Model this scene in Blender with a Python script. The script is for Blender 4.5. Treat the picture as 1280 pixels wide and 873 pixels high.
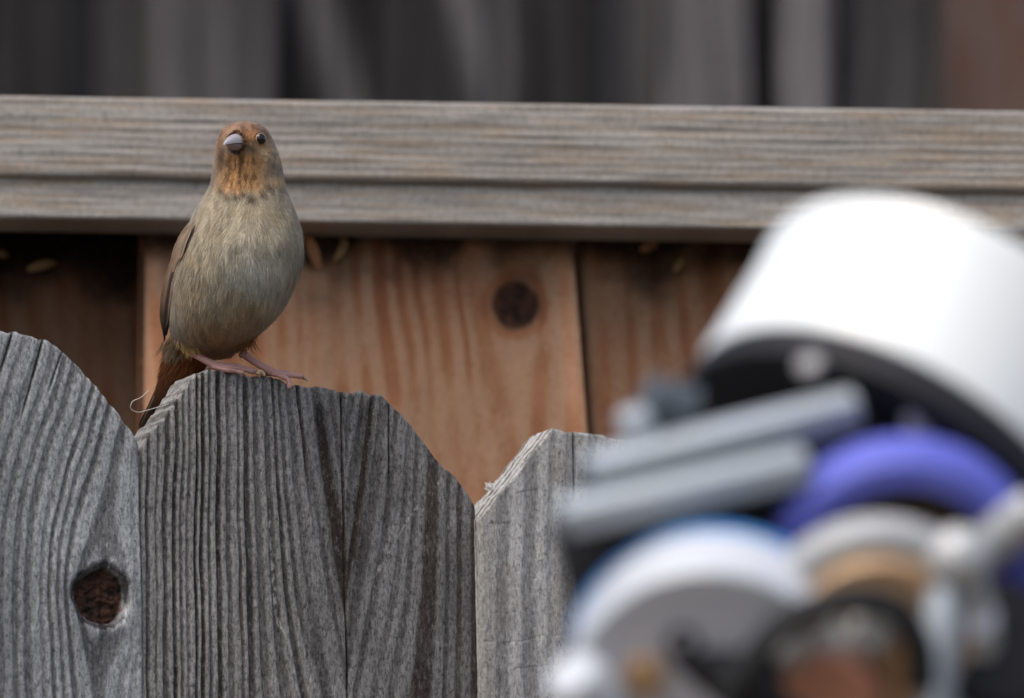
import bpy, math, random
import numpy as np
from mathutils import Vector

random.seed(7)
rng = np.random.default_rng(11)
scene = bpy.context.scene
for o in list(bpy.data.objects):
    bpy.data.objects.remove(o)
col = scene.collection

# ------------------------------------------------------------------ camera
PITCH = math.radians(13.0)
FPX = 15000.0                                   # focal length in photo pixels
CAM = np.array([0.0, 0.0, 0.85])
FW = np.array([0.0, math.cos(PITCH), math.sin(PITCH)])
UP = np.array([0.0, -math.sin(PITCH), math.cos(PITCH)])
RT = np.array([1.0, 0.0, 0.0])

cam_data = bpy.data.cameras.new("camera")
cam = bpy.data.objects.new("camera", cam_data)
col.objects.link(cam)
cam.location = CAM
cam.rotation_euler = (math.radians(90) + PITCH, 0, 0)
cam_data.sensor_width = 36.0
cam_data.lens = FPX / 1280.0 * 36.0
cam_data.clip_start = 0.1
cam_data.clip_end = 1000.0
cam_data.dof.use_dof = True
cam_data.dof.focus_distance = 4.995
cam_data.dof.aperture_fstop = 11.0
cam_data.dof.aperture_blades = 0
scene.camera = cam

# ------------------------------------------------------------------ world and sun
SUN_EL, SUN_AZ = math.radians(58), math.radians(215)     # azimuth clockwise from +Y
world = bpy.data.worlds.new("World")
scene.world = world
world.use_nodes = True
wn = world.node_tree.nodes
wl = world.node_tree.links
bg = wn["Background"]
sky = wn.new("ShaderNodeTexSky")
sky.sky_type = 'NISHITA'
sky.sun_disc = False
sky.sun_elevation = SUN_EL
sky.sun_rotation = SUN_AZ
sky.air_density = 1.0
sky.dust_density = 4.0
sky.ozone_density = 1.0
wl.new(sky.outputs[0], bg.inputs[0])
bg.inputs[1].default_value = 0.13
sd = bpy.data.lights.new("sun", 'SUN')
sd.energy = 1.3
sd.angle = math.radians(40)
sd.color = (1.0, 0.95, 0.88)
sun = bpy.data.objects.new("sun", sd)
col.objects.link(sun)
sv = Vector((math.sin(SUN_AZ) * math.cos(SUN_EL), math.cos(SUN_AZ) * math.cos(SUN_EL), math.sin(SUN_EL)))
sun.rotation_euler = sv.to_track_quat('Z', 'Y').to_euler()
sun.location = (-3, -3, 8)

scene.view_settings.view_transform = 'Standard'
scene.view_settings.look = 'None'
scene.view_settings.exposure = 0.75
scene.view_settings.gamma = 1.0


# ------------------------------------------------------------------ helpers
def P(px, py, d):
    """photo pixel(s) at distance d (m, along the view axis) -> world point(s)"""
    px, py, d = np.broadcast_arrays(np.asarray(px, float), np.asarray(py, float), np.asarray(d, float))
    return (CAM + FW * d[..., None] + RT * ((px - 640) / FPX * d)[..., None]
            + UP * ((436.5 - py) / FPX * d)[..., None])


def on_plane(px, py, Q, n):
    """photo pixel(s) -> where the ray meets the plane through Q with normal n"""
    px, py = np.broadcast_arrays(np.asarray(px, float), np.asarray(py, float))
    D = FW + RT * ((px - 640) / FPX)[..., None] + UP * ((436.5 - py) / FPX)[..., None]
    t = np.dot(Q - CAM, n) / (D @ n)
    return CAM + D * t[..., None]


_tab = np.random.default_rng(3).random((16, 256, 256))


def vnoise(x, y, seed=0):
    T = _tab[seed % 16]
    x = np.asarray(x, float); y = np.asarray(y, float)
    x, y = np.broadcast_arrays(x, y)
    ix = np.floor(x).astype(int); iy = np.floor(y).astype(int)
    fx = x - ix; fy = y - iy
    fx = fx * fx * (3 - 2 * fx); fy = fy * fy * (3 - 2 * fy)
    a = T[ix & 255, iy & 255]; b = T[(ix + 1) & 255, iy & 255]
    c = T[ix & 255, (iy + 1) & 255]; d = T[(ix + 1) & 255, (iy + 1) & 255]
    return (a * (1 - fx) + b * fx) * (1 - fy) + (c * (1 - fx) + d * fx) * fy


def fbm(x, y, seed=0, octv=4):
    s = 0; a = 0.5; f = 1.0; t = 0
    for k in range(octv):
        s = s + a * vnoise(np.asarray(x) * f + 17.3 * k, np.asarray(y) * f + 9.1 * k, seed + k)
        t += a; a *= 0.5; f *= 2.0
    return s / t


def sstep(a, b, x):
    t = np.clip((np.asarray(x, float) - a) / (b - a), 0, 1)
    return t * t * (3 - 2 * t)


def tag(o, label=None, cat=None, group=None, kind=None):
    if label: o["label"] = label
    if cat: o["category"] = cat
    if group: o["group"] = group
    if kind: o["kind"] = kind
    return o


def empty(name, loc):
    o = bpy.data.objects.new(name, None)
    o.empty_display_size = 0.05
    col.objects.link(o)
    o.location = loc
    return o


def mesh_obj(name, V, F, mat, parent=None, origin=None, smooth=True, attrs=None, colattr=None, sharp=None):
    """V in world coordinates; the object sits at origin (world), or with its parent"""
    V = np.asarray(V, float)
    pb = np.array(parent.matrix_world.translation if parent is None else root_loc(parent)) if parent else np.zeros(3)
    org = np.array(origin, float) if origin is not None else (pb if parent else V.mean(axis=0))
    me = bpy.data.meshes.new(name)
    me.from_pydata((V - org).tolist(), [], F if isinstance(F, list) else F.tolist())
    me.update()
    if smooth:
        me.polygons.foreach_set("use_smooth", [True] * len(me.polygons))
        if sharp:
            me.set_sharp_from_angle(angle=math.radians(sharp))
    if attrs:
        for k, a in attrs.items():
            at = me.attributes.new(k, 'FLOAT', 'POINT')
            at.data.foreach_set("value", np.asarray(a, np.float32).ravel())
    if colattr is not None:
        at = me.attributes.new("col", 'FLOAT_COLOR', 'POINT')
        c4 = np.ones((len(V), 4), np.float32); c4[:, :3] = colattr
        at.data.foreach_set("color", c4.ravel())
    me.materials.append(mat)
    o = bpy.data.objects.new(name, me)
    col.objects.link(o)
    if parent:
        o.parent = parent
        o.location = org - pb
    else:
        o.location = org
    return o


def root_loc(o):
    v = Vector((0, 0, 0))
    while o:
        v += o.location
        o = o.parent
    return np.array(v)


def copy_part(o, parent, delta):
    c = o.copy()
    col.objects.link(c)
    c.parent = parent
    c.location = Vector(o.location) + Vector(delta)
    return c


# ------------------------------------------------------------------ materials
def new_mat(name):
    m = bpy.data.materials.new(name)
    m.use_nodes = True
    nt = m.node_tree
    b = nt.nodes["Principled BSDF"]
    return m, nt, b


def nd(nt, typ, **kw):
    n = nt.nodes.new(typ)
    for k, v in kw.items():
        if k.startswith("i_"):
            n.inputs[k[2:].replace("_", " ")].default_value = v
        else:
            setattr(n, k, v)
    return n


def attr(nt, name):
    n = nt.nodes.new("ShaderNodeAttribute")
    n.attribute_name = name
    return n


def mixc(nt, fac, a, b, blend='MIX'):
    n = nt.nodes.new("ShaderNodeMix")
    n.data_type = 'RGBA'
    n.blend_type = blend
    n.clamp_factor = True
    for s, v in ((n.inputs[0], fac), (n.inputs[6], a), (n.inputs[7], b)):
        if hasattr(v, "is_linked") or hasattr(v, "links"):
            nt.links.new(v, s)
        else:
            s.default_value = v if not isinstance(v, tuple) else (*v, 1.0) if len(v) == 3 else v
    return n.outputs[2]


def mth(nt, op, a, b=None, clamp=False):
    n = nt.nodes.new("ShaderNodeMath")
    n.operation = op
    n.use_clamp = clamp
    for s, v in ((n.inputs[0], a), (n.inputs[1], b)):
        if v is None: continue
        if hasattr(v, "links"): nt.links.new(v, s)
        else: s.default_value = v
    return n.outputs[0]


def ramp(nt, fac, stops):
    n = nt.nodes.new("ShaderNodeValToRGB")
    e = n.color_ramp.elements
    while len(e) < len(stops): e.new(0.5)
    for q, (p, c) in zip(e, stops):
        q.position = p
        q.color = (*c, 1) if len(c) == 3 else c
    nt.links.new(fac, n.inputs[0])
    return n.outputs[0]


def noise(nt, scale, vec, detail=4, rough=0.6):
    n = nt.nodes.new("ShaderNodeTexNoise")
    n.inputs["Scale"].default_value = scale
    n.inputs["Detail"].default_value = detail
    n.inputs["Roughness"].default_value = rough
    nt.links.new(vec, n.inputs["Vector"])
    return n.outputs[0]


def mapping(nt, scale, rot=(0, 0, 0)):
    tc = nt.nodes.new("ShaderNodeTexCoord")
    mp = nt.nodes.new("ShaderNodeMapping")
    mp.inputs["Scale"].default_value = scale
    mp.inputs["Rotation"].default_value = rot
    nt.links.new(tc.outputs["Object"], mp.inputs["Vector"])
    return mp.outputs[0]


def grey_wood(name, pale, mid, dark, brown, speck=0.5, brown_lo=0.5, grit=0.3):
    """weathered wood: attributes lw (late wood 0..1), brown, knot, tone"""
    m, nt, b = new_mat(name)
    fib = mapping(nt, (1, 1, 0.18))
    iso = mapping(nt, (1, 1, 0.6))
    n_fib = noise(nt, 900, fib, 4, 0.7)
    n_sp = noise(nt, 620, iso, 5, 0.75)
    n_big = noise(nt, 45, iso, 4, 0.6)
    lw = mth(nt, 'ADD', attr(nt, "lw").outputs["Fac"], mth(nt, 'MULTIPLY', mth(nt, 'SUBTRACT', n_fib, 0.5), 0.75), True)
    base = ramp(nt, lw, [(0.0, pale), (0.45, mid), (0.95, dark)])
    base = mixc(nt, mth(nt, 'MULTIPLY', attr(nt, "brown").outputs["Fac"], ramp(nt, n_big, [(0.3, (brown_lo,) * 3), (0.7, (1,) * 3)])), base, brown)
    # pale lichen flecks and dark pits
    fle = ramp(nt, n_sp, [(0.54, (0, 0, 0)), (0.64, (1, 1, 1))])
    base = mixc(nt, mth(nt, 'MULTIPLY', fle, mth(nt, 'MULTIPLY', mth(nt, 'SUBTRACT', 1.0, attr(nt, "knot").outputs["Fac"]), speck)), base, tuple(min(1, c * 1.55) for c in pale))
    pit = ramp(nt, n_sp, [(0.36, (1, 1, 1)), (0.45, (0, 0, 0))])
    base = mixc(nt, mth(nt, 'MULTIPLY', pit, 0.6), base, dark)
    n_gr = noise(nt, 800, mapping(nt, (1, 1, 0.45)), 6, 0.9)
    base = mixc(nt, 1.0, base, ramp(nt, n_gr, [(0.38, (1 - grit,) * 3), (0.50, (1 - 0.38 * grit,) * 3), (0.63, (1.0,) * 3)]), 'MULTIPLY')
    tone = mth(nt, 'MULTIPLY', attr(nt, "tone").outputs["Fac"], 1.0 + 0.68 * grit)
    tcol = nt.nodes.new("ShaderNodeCombineColor")
    for i in range(3): nt.links.new(tone, tcol.inputs[i])
    base = mixc(nt, 1.0, base, tcol.outputs[0], 'MULTIPLY')
    kn = mixc(nt, ramp(nt, noise(nt, 200, iso, 5, 0.7), [(0.4, (0, 0, 0)), (0.75, (1, 1, 1))]), (0.013, 0.009, 0.007), (0.10, 0.042, 0.024))
    base = mixc(nt, attr(nt, "knot").outputs["Fac"], base, kn)
    nt.links.new(base, b.inputs["Base Color"])
    b.inputs["Roughness"].default_value = 0.92
    b.inputs["Specular IOR Level"].default_value = 0.15
    bm = nt.nodes.new("ShaderNodeBump")
    bm.inputs["Strength"].default_value = 1.0
    bm.inputs["Distance"].default_value = 0.0006
    h = mth(nt, 'ADD', n_gr, mth(nt, 'MULTIPLY', n_fib, 0.9))
    nt.links.new(h, bm.inputs["Height"])
    nt.links.new(bm.outputs[0], b.inputs["Normal"])
    return m


def simple(name, c, rough=0.5, metal=0.0, spec=0.5, var=0.12, scale=60, coat=0.0):
    m, nt, b = new_mat(name)
    v = mapping(nt, (1, 1, 1))
    n = noise(nt, scale, v, 4, 0.6)
    cc = mixc(nt, n, tuple(x * (1 - var) for x in c), tuple(min(1, x * (1 + var)) for x in c))
    nt.links.new(cc, b.inputs["Base Color"])
    b.inputs["Roughness"].default_value = rough
    b.inputs["Metallic"].default_value = metal
    b.inputs["Specular IOR Level"].default_value = spec
    b.inputs["Coat Weight"].default_value = coat
    return m


def vcol_mat(name, rough=0.85, spec=0.2, trans=0.0, sheen=0.0):
    m, nt, b = new_mat(name)
    a = attr(nt, "col")
    n = noise(nt, 1500, mapping(nt, (1, 1, 1)), 3, 0.6)
    c = mixc(nt, n, (0.78, 0.78, 0.78), (1.22, 1.22, 1.22))
    cc = mixc(nt, 1.0, a.outputs["Color"], c, 'MULTIPLY')
    nt.links.new(cc, b.inputs["Base Color"])
    b.inputs["Roughness"].default_value = rough
    b.inputs["Specular IOR Level"].default_value = spec
    if sheen:
        b.inputs["Sheen Weight"].default_value = sheen
    return m


M_pick = grey_wood("weathered_grey_wood", (0.31, 0.315, 0.318), (0.18, 0.18, 0.18), (0.04, 0.038, 0.037), (0.085, 0.06, 0.05), 0.22, grit=0.75)
M_pick_m = grey_wood("weathered_brown_grey_wood", (0.27, 0.262, 0.25), (0.145, 0.138, 0.13), (0.028, 0.025, 0.023), (0.080, 0.052, 0.04), 0.28, grit=0.8)
M_pick_r = grey_wood("weathered_pale_wood", (0.42, 0.41, 0.39), (0.27, 0.265, 0.255), (0.07, 0.065, 0.06), (0.17, 0.14, 0.11), 0.2, grit=0.6)
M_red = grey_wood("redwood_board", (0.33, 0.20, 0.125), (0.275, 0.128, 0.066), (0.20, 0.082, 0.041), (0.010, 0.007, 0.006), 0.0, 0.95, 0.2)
M_cap = grey_wood("weathered_cap_wood", (0.34, 0.32, 0.295), (0.23, 0.21, 0.187), (0.11, 0.098, 0.086), (0.30, 0.235, 0.17), 0.1, grit=0.35)
M_far = grey_wood("far_dark_wood", (0.095, 0.09, 0.092), (0.045, 0.043, 0.044), (0.014, 0.013, 0.0135), (0.055, 0.026, 0.016), 0.05, grit=0.3)

# ------------------------------------------------------------------ ground
m, nt, b = new_mat("dry_soil")
v = mapping(nt, (1, 1, 1))
nt.links.new(ramp(nt, noise(nt, 6, v, 8, 0.7), [(0.3, (0.06, 0.045, 0.032)), (0.7, (0.15, 0.12, 0.085))]), b.inputs["Base Color"])
b.inputs["Roughness"].default_value = 0.95
gx = np.linspace(-1, 1, 41)
gg = np.sign(gx) * np.abs(gx) ** 3 * 400
X, Y = np.meshgrid(gg, gg + 5)
Z = (vnoise(X * 0.7, Y * 0.7, 2) - 0.5) * 0.02 * (np.abs(X) < 20)
GV = np.stack([X, Y, Z], -1).reshape(-1, 3)


def grid_faces(nr, nc, wrap=False, off=0):
    r = np.arange(nr - 1)[:, None] * nc
    c = np.arange(nc if wrap else nc - 1)[None, :]
    c2 = (c + 1) % nc
    f = np.stack([r + c, r + c2, r + nc + c2, r + nc + c], -1).reshape(-1, 4) + off
    return f


g = mesh_obj("ground", GV, grid_faces(41, 41), m, origin=(0, 0, 0))
tag(g, "bare dry soil yard under the fences", kind="structure")

# ------------------------------------------------------------------ front picket fence
TH = math.radians(30)
u1 = np.array([math.cos(TH), math.sin(TH), 0]); n1 = np.array([math.sin(TH), -math.cos(TH), 0])
Q1 = P(330, 475, 5.0)
fence1 = empty("picket_fence", (Q1[0], Q1[1], 0))
tag(fence1, "weathered grey dog-ear picket fence the bird perches on", "fence")
TK = 0.018


def rings(r, widths, seed):
    """ring coordinate (px) -> late wood profile 0..1 with uneven ring widths"""
    rg = np.random.default_rng(seed)
    w = rg.uniform(widths[0], widths[1], 400)
    cum = np.concatenate([[0], np.cumsum(w)]) - w.sum() / 2
    idx = np.interp(r, cum, np.arange(401))
    fr = idx - np.floor(idx)
    k = np.floor(idx).astype(int)
    stren = rg.uniform(0.45, 1.0, 402)[k]
    duty = rg.uniform(0.35, 0.6, 402)[k]
    prof = sstep(0, 0.18, fr) * (1 - sstep(duty - 0.05, duty + 0.22, fr))
    return prof * stren, k, rg


def picket(name, outline, lean, ncol, nrow, field, mat, Q, u, n, thick, parent, ybot=905, zbot=0.0, cut=10):
    """outline: (px, py) top profile from left edge to right edge; field(px,py)-> dict lw,tone,brown,knot,h(mm)"""
    ox = np.array([p[0] for p in outline], float); oy = np.array([p[1] for p in outline], float)
    dx = np.linspace(ox[0], ox[-1], ncol)
    top = np.interp(dx, ox, oy)
    f0 = field(dx, top)
    top = top + f0.get("ser", 0 * dx)
    gk = np.linspace(0, 1, nrow)[:, None]
    py = ybot + (top[None, :] - ybot) * gk
    px = dx[None, :] + lean * (py - 700)
    px = px - lean * (top[None, :] - 700) * 0 
    f = field(px, py)
    base = on_plane(px, py, Q, n)
    h = f["h"] / 1000.0
    edge = np.minimum(np.arange(ncol), np.arange(ncol)[::-1])[None, :]
    h = h - 0.0012 * np.clip(1 - edge / 4.0, 0, 1) ** 2
    rt = np.arange(nrow)[::-1][:, None]
    h = h - 0.0007 * np.clip(1 - rt / 3.0, 0, 1) ** 2
    front = base + n * h[..., None]
    rows = [None]
    low = front[0].copy(); low[:, 2] = zbot
    V = [low[None], front]
    A = {k: [f[k][:1], f[k]] for k in ("lw", "tone", "brown", "knot")}
    # the sawn top, from the front edge over to the back
    ft = field(dx + lean * (top - 700), top)
    for j in range(1, cut + 1):
        q = j / cut
        p = base[-1] - n * (thick * q)
        jit = (vnoise(dx * 0.25, q * 6 + 3, 5) - 0.5) * 0.0008
        p = p + np.array([0, 0, 1.0]) * jit[:, None]
        # front edge keeps relief, back edge is flat
        p = p + n * ((h[-1] + 0.0007) * (1 - q))[:, None]
        V.append(p[None])
        cf = ft.get("cut")
        cl = cf(dx, q) if cf else np.clip(ft["lw"] * 0.7 + (vnoise(dx * 0.4, q * 3, 8) - 0.5) * 0.3, 0, 1)
        A["lw"].append(cl[None]); A["tone"].append((ft["tone"] * 1.08)[None])
        A["brown"].append(ft["brown"][None] * 0.3); A["knot"].append(ft["knot"][None] * 0)
    bk = base[-1] - n * thick
    b0 = bk.copy(); b0[:, 2] = zbot
    V.append(b0[None])
    for k in A: A[k].append(A[k][-1][-1:])
    V = np.concatenate(V, 0)
    nr, nc = V.shape[:2]
    F = grid_faces(nr, nc).tolist()
    ids = np.arange(nr * nc).reshape(nr, nc)
    F.append(ids[:, 0].tolist()); F.append(ids[::-1, -1].tolist())
    at = {k: np.concatenate(A[k], 0) for k in A}
    return mesh_obj(name, V.reshape(-1, 3), F, mat, parent, sharp=55, attrs=at)


def fib(px, py, s):
    return (vnoise(px * 0.5, py * 0.05, s) - 0.5)


# --- the middle picket
def f_mid(px, py):
    px, py = np.broadcast_arrays(px, py)
    wob = (fbm(px * 0.01, py * 0.006, 4, 3) - 0.5) * 10 + (vnoise(px * 0.06, py * 0.02, 6) - .5) * 3
    d = px - 432 + wob * 0.6
    ad = np.abs(d)
    r = ad + 0.15 * (py - 487) * np.exp(-(ad / 85) ** 2)
    left = px < 405
    lw, k, rg = rings(np.where(d < 0, -r, r + 900), (6.5, 14), 21)
    lwV, kv, _ = rings(np.where(d < 0, -r * 0.5, r * 0.5 + 300), (5, 13), 5)
    w = sstep(375, 402, px) * 1.0
    lw = lw * (1 - w) + lwV * w
    vd = w * np.exp(-((np.abs(d) - 30 + (py - 520) * 0.12) / 11) ** 2) * (1 - sstep(690, 790, py)) * sstep(488, 515, py)
    lw = np.clip(lw * (0.95 - 0.25 * w) + 0.55 * vd + 0.35 * (fbm(px * 0.05, py * 0.02, 10, 3) - .5), 0, 1)
    h = -lw * (1.15 - 0.7 * w) + (fbm(px * 0.12, py * 0.05, 6, 3) - 0.5) * 0.55
    crack = np.exp(-((px - 430 + wob * 0.2 - (py - 650) * 0.02) / 1.3) ** 2) * sstep(480, 500, py) * 0.9
    crack2 = np.exp(-((px - 487 + wob * 0.15) / 1.2) ** 2) * (1 - sstep(560, 620, py))
    crack = np.maximum(crack, crack2)
    h = h - crack * 1.2
    lw = np.clip(lw + crack, 0, 1)
    kk = np.where(w > 0.5, kv + 50, k)
    br = (np.sin(kk * 12.9898) * 43758.5453) % 1.0
    brown = np.clip((br > 0.62) * sstep(0.25, 0.6, lw) * sstep(540, 680, py + (br - .5) * 200) * (px > 300), 0, 1) * 0.75
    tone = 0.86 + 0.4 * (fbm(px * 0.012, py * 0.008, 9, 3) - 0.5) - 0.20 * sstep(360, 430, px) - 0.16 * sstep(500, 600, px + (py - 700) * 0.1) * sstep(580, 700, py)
    tone = tone - 0.12 * sstep(330, 420, px) * (1 - sstep(560, 700, py)) * 0
    # diagonal pale saw scratches on the right
    for (x0, y0, x1, y1, wd) in ((500, 660, 560, 590, 1.5), (470, 720, 515, 640, 1.4), (450, 780, 470, 715, 1.2), (480, 690, 500, 640, 1.2), (336, 640, 346, 770, 1.4), (346, 770, 372, 830, 1.1)):
        L = math.hypot(x1 - x0, y1 - y0)
        t = ((px - x0) * (x1 - x0) + (py - y0) * (y1 - y0)) / L / L
        dd = np.abs((px - x0) * (y1 - y0) - (py - y0) * (x1 - x0)) / L + (fbm(px * .1, py * .1, 2, 2) - .5) * 4
        s = 1.3 * np.exp(-(dd / wd) ** 2) * sstep(-0.05, 0.1, t) * (1 - sstep(0.9, 1.05, t)) * (vnoise(px * .2, py * .2, 3) > .3)
        lw = lw * (1 - s * 0.9); brown = brown * (1 - s)
        tone = tone + s * 0.25
    ser = (lw * 3.2 - 1.2) * (1 - w * 0.7) + (vnoise(px * 0.09, 3, 5) - 0.5) * 5
    return dict(lw=lw, tone=tone, brown=brown, knot=np.zeros_like(lw), h=h, ser=ser)


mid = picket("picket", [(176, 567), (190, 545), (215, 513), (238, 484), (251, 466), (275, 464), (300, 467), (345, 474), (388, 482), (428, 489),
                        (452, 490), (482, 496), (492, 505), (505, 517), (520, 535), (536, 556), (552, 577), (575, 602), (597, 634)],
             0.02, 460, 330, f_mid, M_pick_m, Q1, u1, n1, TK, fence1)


# --- the picket with the knot
def f_left(px, py):
    px, py = np.broadcast_arrays(px, py)
    kx, ky = 126.0, 745.0
    wob = (fbm(px * 0.012, py * 0.008, 7, 3) - 0.5) * 16
    up_ = np.clip(ky - py, 0, 500)
    d = px - kx - 0.30 * np.where(up_ < 200, up_ * up_ / 400, up_ - 100) + wob
    dy = (py - ky)
    rr = d * d + (dy / 2.6) ** 2
    psi = d * (1 - 34 ** 2 / (rr + 34 ** 2 * 0.25))
    lw, k, _ = rings(psi * 0.9, (11, 21), 8)
    soft = sstep(-10, 55, d) * 0.75
    lw = lw * (1 - soft) * 0.72
    rk = np.hypot((px - kx) * 1.03, (py - ky) * 0.92)
    ang = np.arctan2(py - ky, px - kx)
    rkn = rk + 1.6 * np.sin(ang * 3 + 1) + 1.0 * np.sin(ang * 5) + 5 * (fbm(px * .05, py * .05, 4, 3) - .5)
    knot = 1 - sstep(30, 34, rkn)
    rim = np.exp(-((rkn - 35) / 4.0) ** 2)
    resin = np.exp(-((px - 156) / 11) ** 2 - ((py - 768) / 17) ** 2) * (0.4 + fbm(px * .12, py * .12, 3, 3))
    lw = np.clip(lw + rim * 0.9 - resin, 0, 1)
    halo = np.exp(-((rk - 50) / 26) ** 2)
    h = -lw * 0.75 + (fbm(px * 0.1, py * 0.05, 6, 3) - 0.5) * 0.7 - knot * (2.8 + 3.0 * (fbm(px * .09, py * .14, 5, 3) - .5)) - rim * 0.8 + 0.8 * halo + resin * .6
    crack = np.exp(-((px - 42 - (px > 300) + (py - 470) * 0.28) / 1.4) ** 2) * (1 - sstep(500, 540, py))
    crack += np.exp(-((px - 78 + (py - 440) * 0.35) / 1.2) ** 2) * (1 - sstep(470, 500, py))
    crack += np.exp(-((px - 12 + (py - 430) * 0.3) / 1.5) ** 2) * (1 - sstep(450, 480, py))
    lw = np.clip(lw + crack * .9, 0, 1); h = h - crack * 1.1
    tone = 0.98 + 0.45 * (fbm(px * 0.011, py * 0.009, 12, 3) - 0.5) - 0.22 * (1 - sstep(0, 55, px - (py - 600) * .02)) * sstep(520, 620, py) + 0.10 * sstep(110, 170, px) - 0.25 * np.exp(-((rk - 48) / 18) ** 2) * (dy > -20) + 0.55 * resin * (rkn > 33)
    ser = lw * 2.0 + (vnoise(px * 0.08, 9, 5) - 0.5) * 4
    return dict(lw=lw, tone=tone, brown=0 * lw, knot=knot * 1.0, h=h, ser=ser)


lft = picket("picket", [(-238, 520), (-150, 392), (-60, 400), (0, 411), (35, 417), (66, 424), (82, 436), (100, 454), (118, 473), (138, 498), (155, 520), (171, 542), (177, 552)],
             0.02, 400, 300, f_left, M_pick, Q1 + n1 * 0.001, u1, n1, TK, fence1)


# --- the pale picket
def f_right(px, py):
    px, py = np.broadcast_arrays(px, py)
    wob = (fbm(px * 0.01, py * 0.006, 14, 3) - 0.5) * 14
    lw, k, _ = rings(px + wob - 700, (18, 34), 31)
    ladder = (vnoise(px * 0.03, py * 0.09, 4) > 0.72) * sstep(.45, .6, vnoise(px * 0.02 + 40, py * 0.6, 9)) * 0.0
    ck = np.exp(-((((py + 9 * fbm(px * .06, py * .02, 3, 2) + px * 0.10) % 37) - 18) / 1.0) ** 2) * (vnoise(px * 0.045, np.floor((py + px * .25) / 37) * 5.1, 11) > 0.62)
    ck = ck * 0.22
    lw = np.clip(lw * 0.62 + ck * 0.7 + ladder, 0, 1)
    h = -lw * 0.6 + (fbm(px * 0.1, py * 0.05, 6, 3) - 0.5) * 0.6 - ck * .5
    crack = np.exp(-((px - 717 - (py - 540) * 0.03 + wob * .1) / 1.3) ** 2) * (1 - sstep(600, 640, py))
    lw = np.clip(lw + crack * .9, 0, 1); h = h - crack
    tone = 0.95 + 0.4 * (fbm(px * 0.012, py * 0.009, 13, 3) - 0.5)
    brown = 0.5 * (1 - sstep(612, 632, px)) + 0.35 * (vnoise(px * .03, py * .012, 6) > .6)
    ser = (vnoise(px * 0.09, 13, 5) - 0.5) * 4

    def cut(dx, q):
        return np.clip(0.05 + 0.9 * (np.abs(((q * 3.6 + 0.15 * vnoise(dx * .06, 2, 3)) % 1) - 0.5) < 0.13) * (vnoise(dx * .15, q * 4, 7) > .25), 0, 1)
    return dict(lw=lw, tone=tone, brown=brown, knot=0 * lw, h=h, ser=ser, cut=cut)


rgt = picket("picket", [(600, 650), (615, 631), (640, 601), (668, 567), (693, 537), (720, 540), (765, 547), (830, 556), (905, 567), (930, 572), (960, 610), (1000, 660), (1022, 690)],
             0.02, 320, 240, f_right, M_pick_r, Q1 + n1 * 0.004, u1, n1, TK, fence1, cut=24)

# further pickets of the same fence, outside the picture and behind the telescope
pitch_m = 422 / FPX * 5.0 / math.cos(TH)
for k, src in ((3, mid), (2, lft), (1, mid)):
    c = copy_part(src, fence1, u1 * (-pitch_m * (k + (1 if src is mid else 0))))
for k, src in ((2, lft), (2, mid)):
    c = copy_part(src, fence1, u1 * (pitch_m * (k + (1 if src is lft else 0))))


def box(name, c, size, axes, mat, parent, bevel=0.002, attrs=None, seg=2):
    """bevelled box; c centre world, size along axes (3 unit vectors)"""
    import bmesh
    bm = bmesh.new()
    bmesh.ops.create_cube(bm, size=1.0)
    A = np.array(axes, float)
    for vv in bm.verts:
        l = np.array(vv.co) * np.array(size)
        vv.co = l
    if bevel > 0:
        bmesh.ops.bevel(bm, geom=bm.edges[:], offset=bevel, segments=seg, affect='EDGES', profile=0.5)
    V = np.array([vv.co[:] for vv in bm.verts]) @ A + np.array(c)
    bm.verts.ensure_lookup_table()
    F = [[v_.index for v_ in f.verts] for f in bm.faces]
    bm.free()
    at = {k: np.full(len(V), v_) for k, v_ in (attrs or {}).items()}
    return mesh_obj(name, V, F, mat, parent, sharp=40, attrs=at)


WOODA = dict(lw=0.35, tone=0.9, brown=0.2, knot=0.0)
zax = np.array([0, 0, 1.0])
Ltot = pitch_m * 7.0
for zz in (0.35, 1.70):
    box("rail", Q1 * [1, 1, 0] + u1 * (pitch_m * -0.45) - n1 * (TK + 0.0195) + zax * zz, (Ltot, 0.038, 0.088), (u1, n1, zax), M_pick, fence1, 0.003, WOODA)

# ------------------------------------------------------------------ red fence behind
T2 = math.radians(3.8)
u2 = np.array([math.cos(T2), math.sin(T2), 0]); n2 = np.array([math.sin(T2), -math.cos(T2), 0])
Q2 = P(640, 400, 5.38)
fence2 = empty("board_fence", (Q2[0], Q2[1], 0))
tag(fence2, "reddish brown board fence with a flat grey cap rail, behind the picket fence", "fence")


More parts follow.
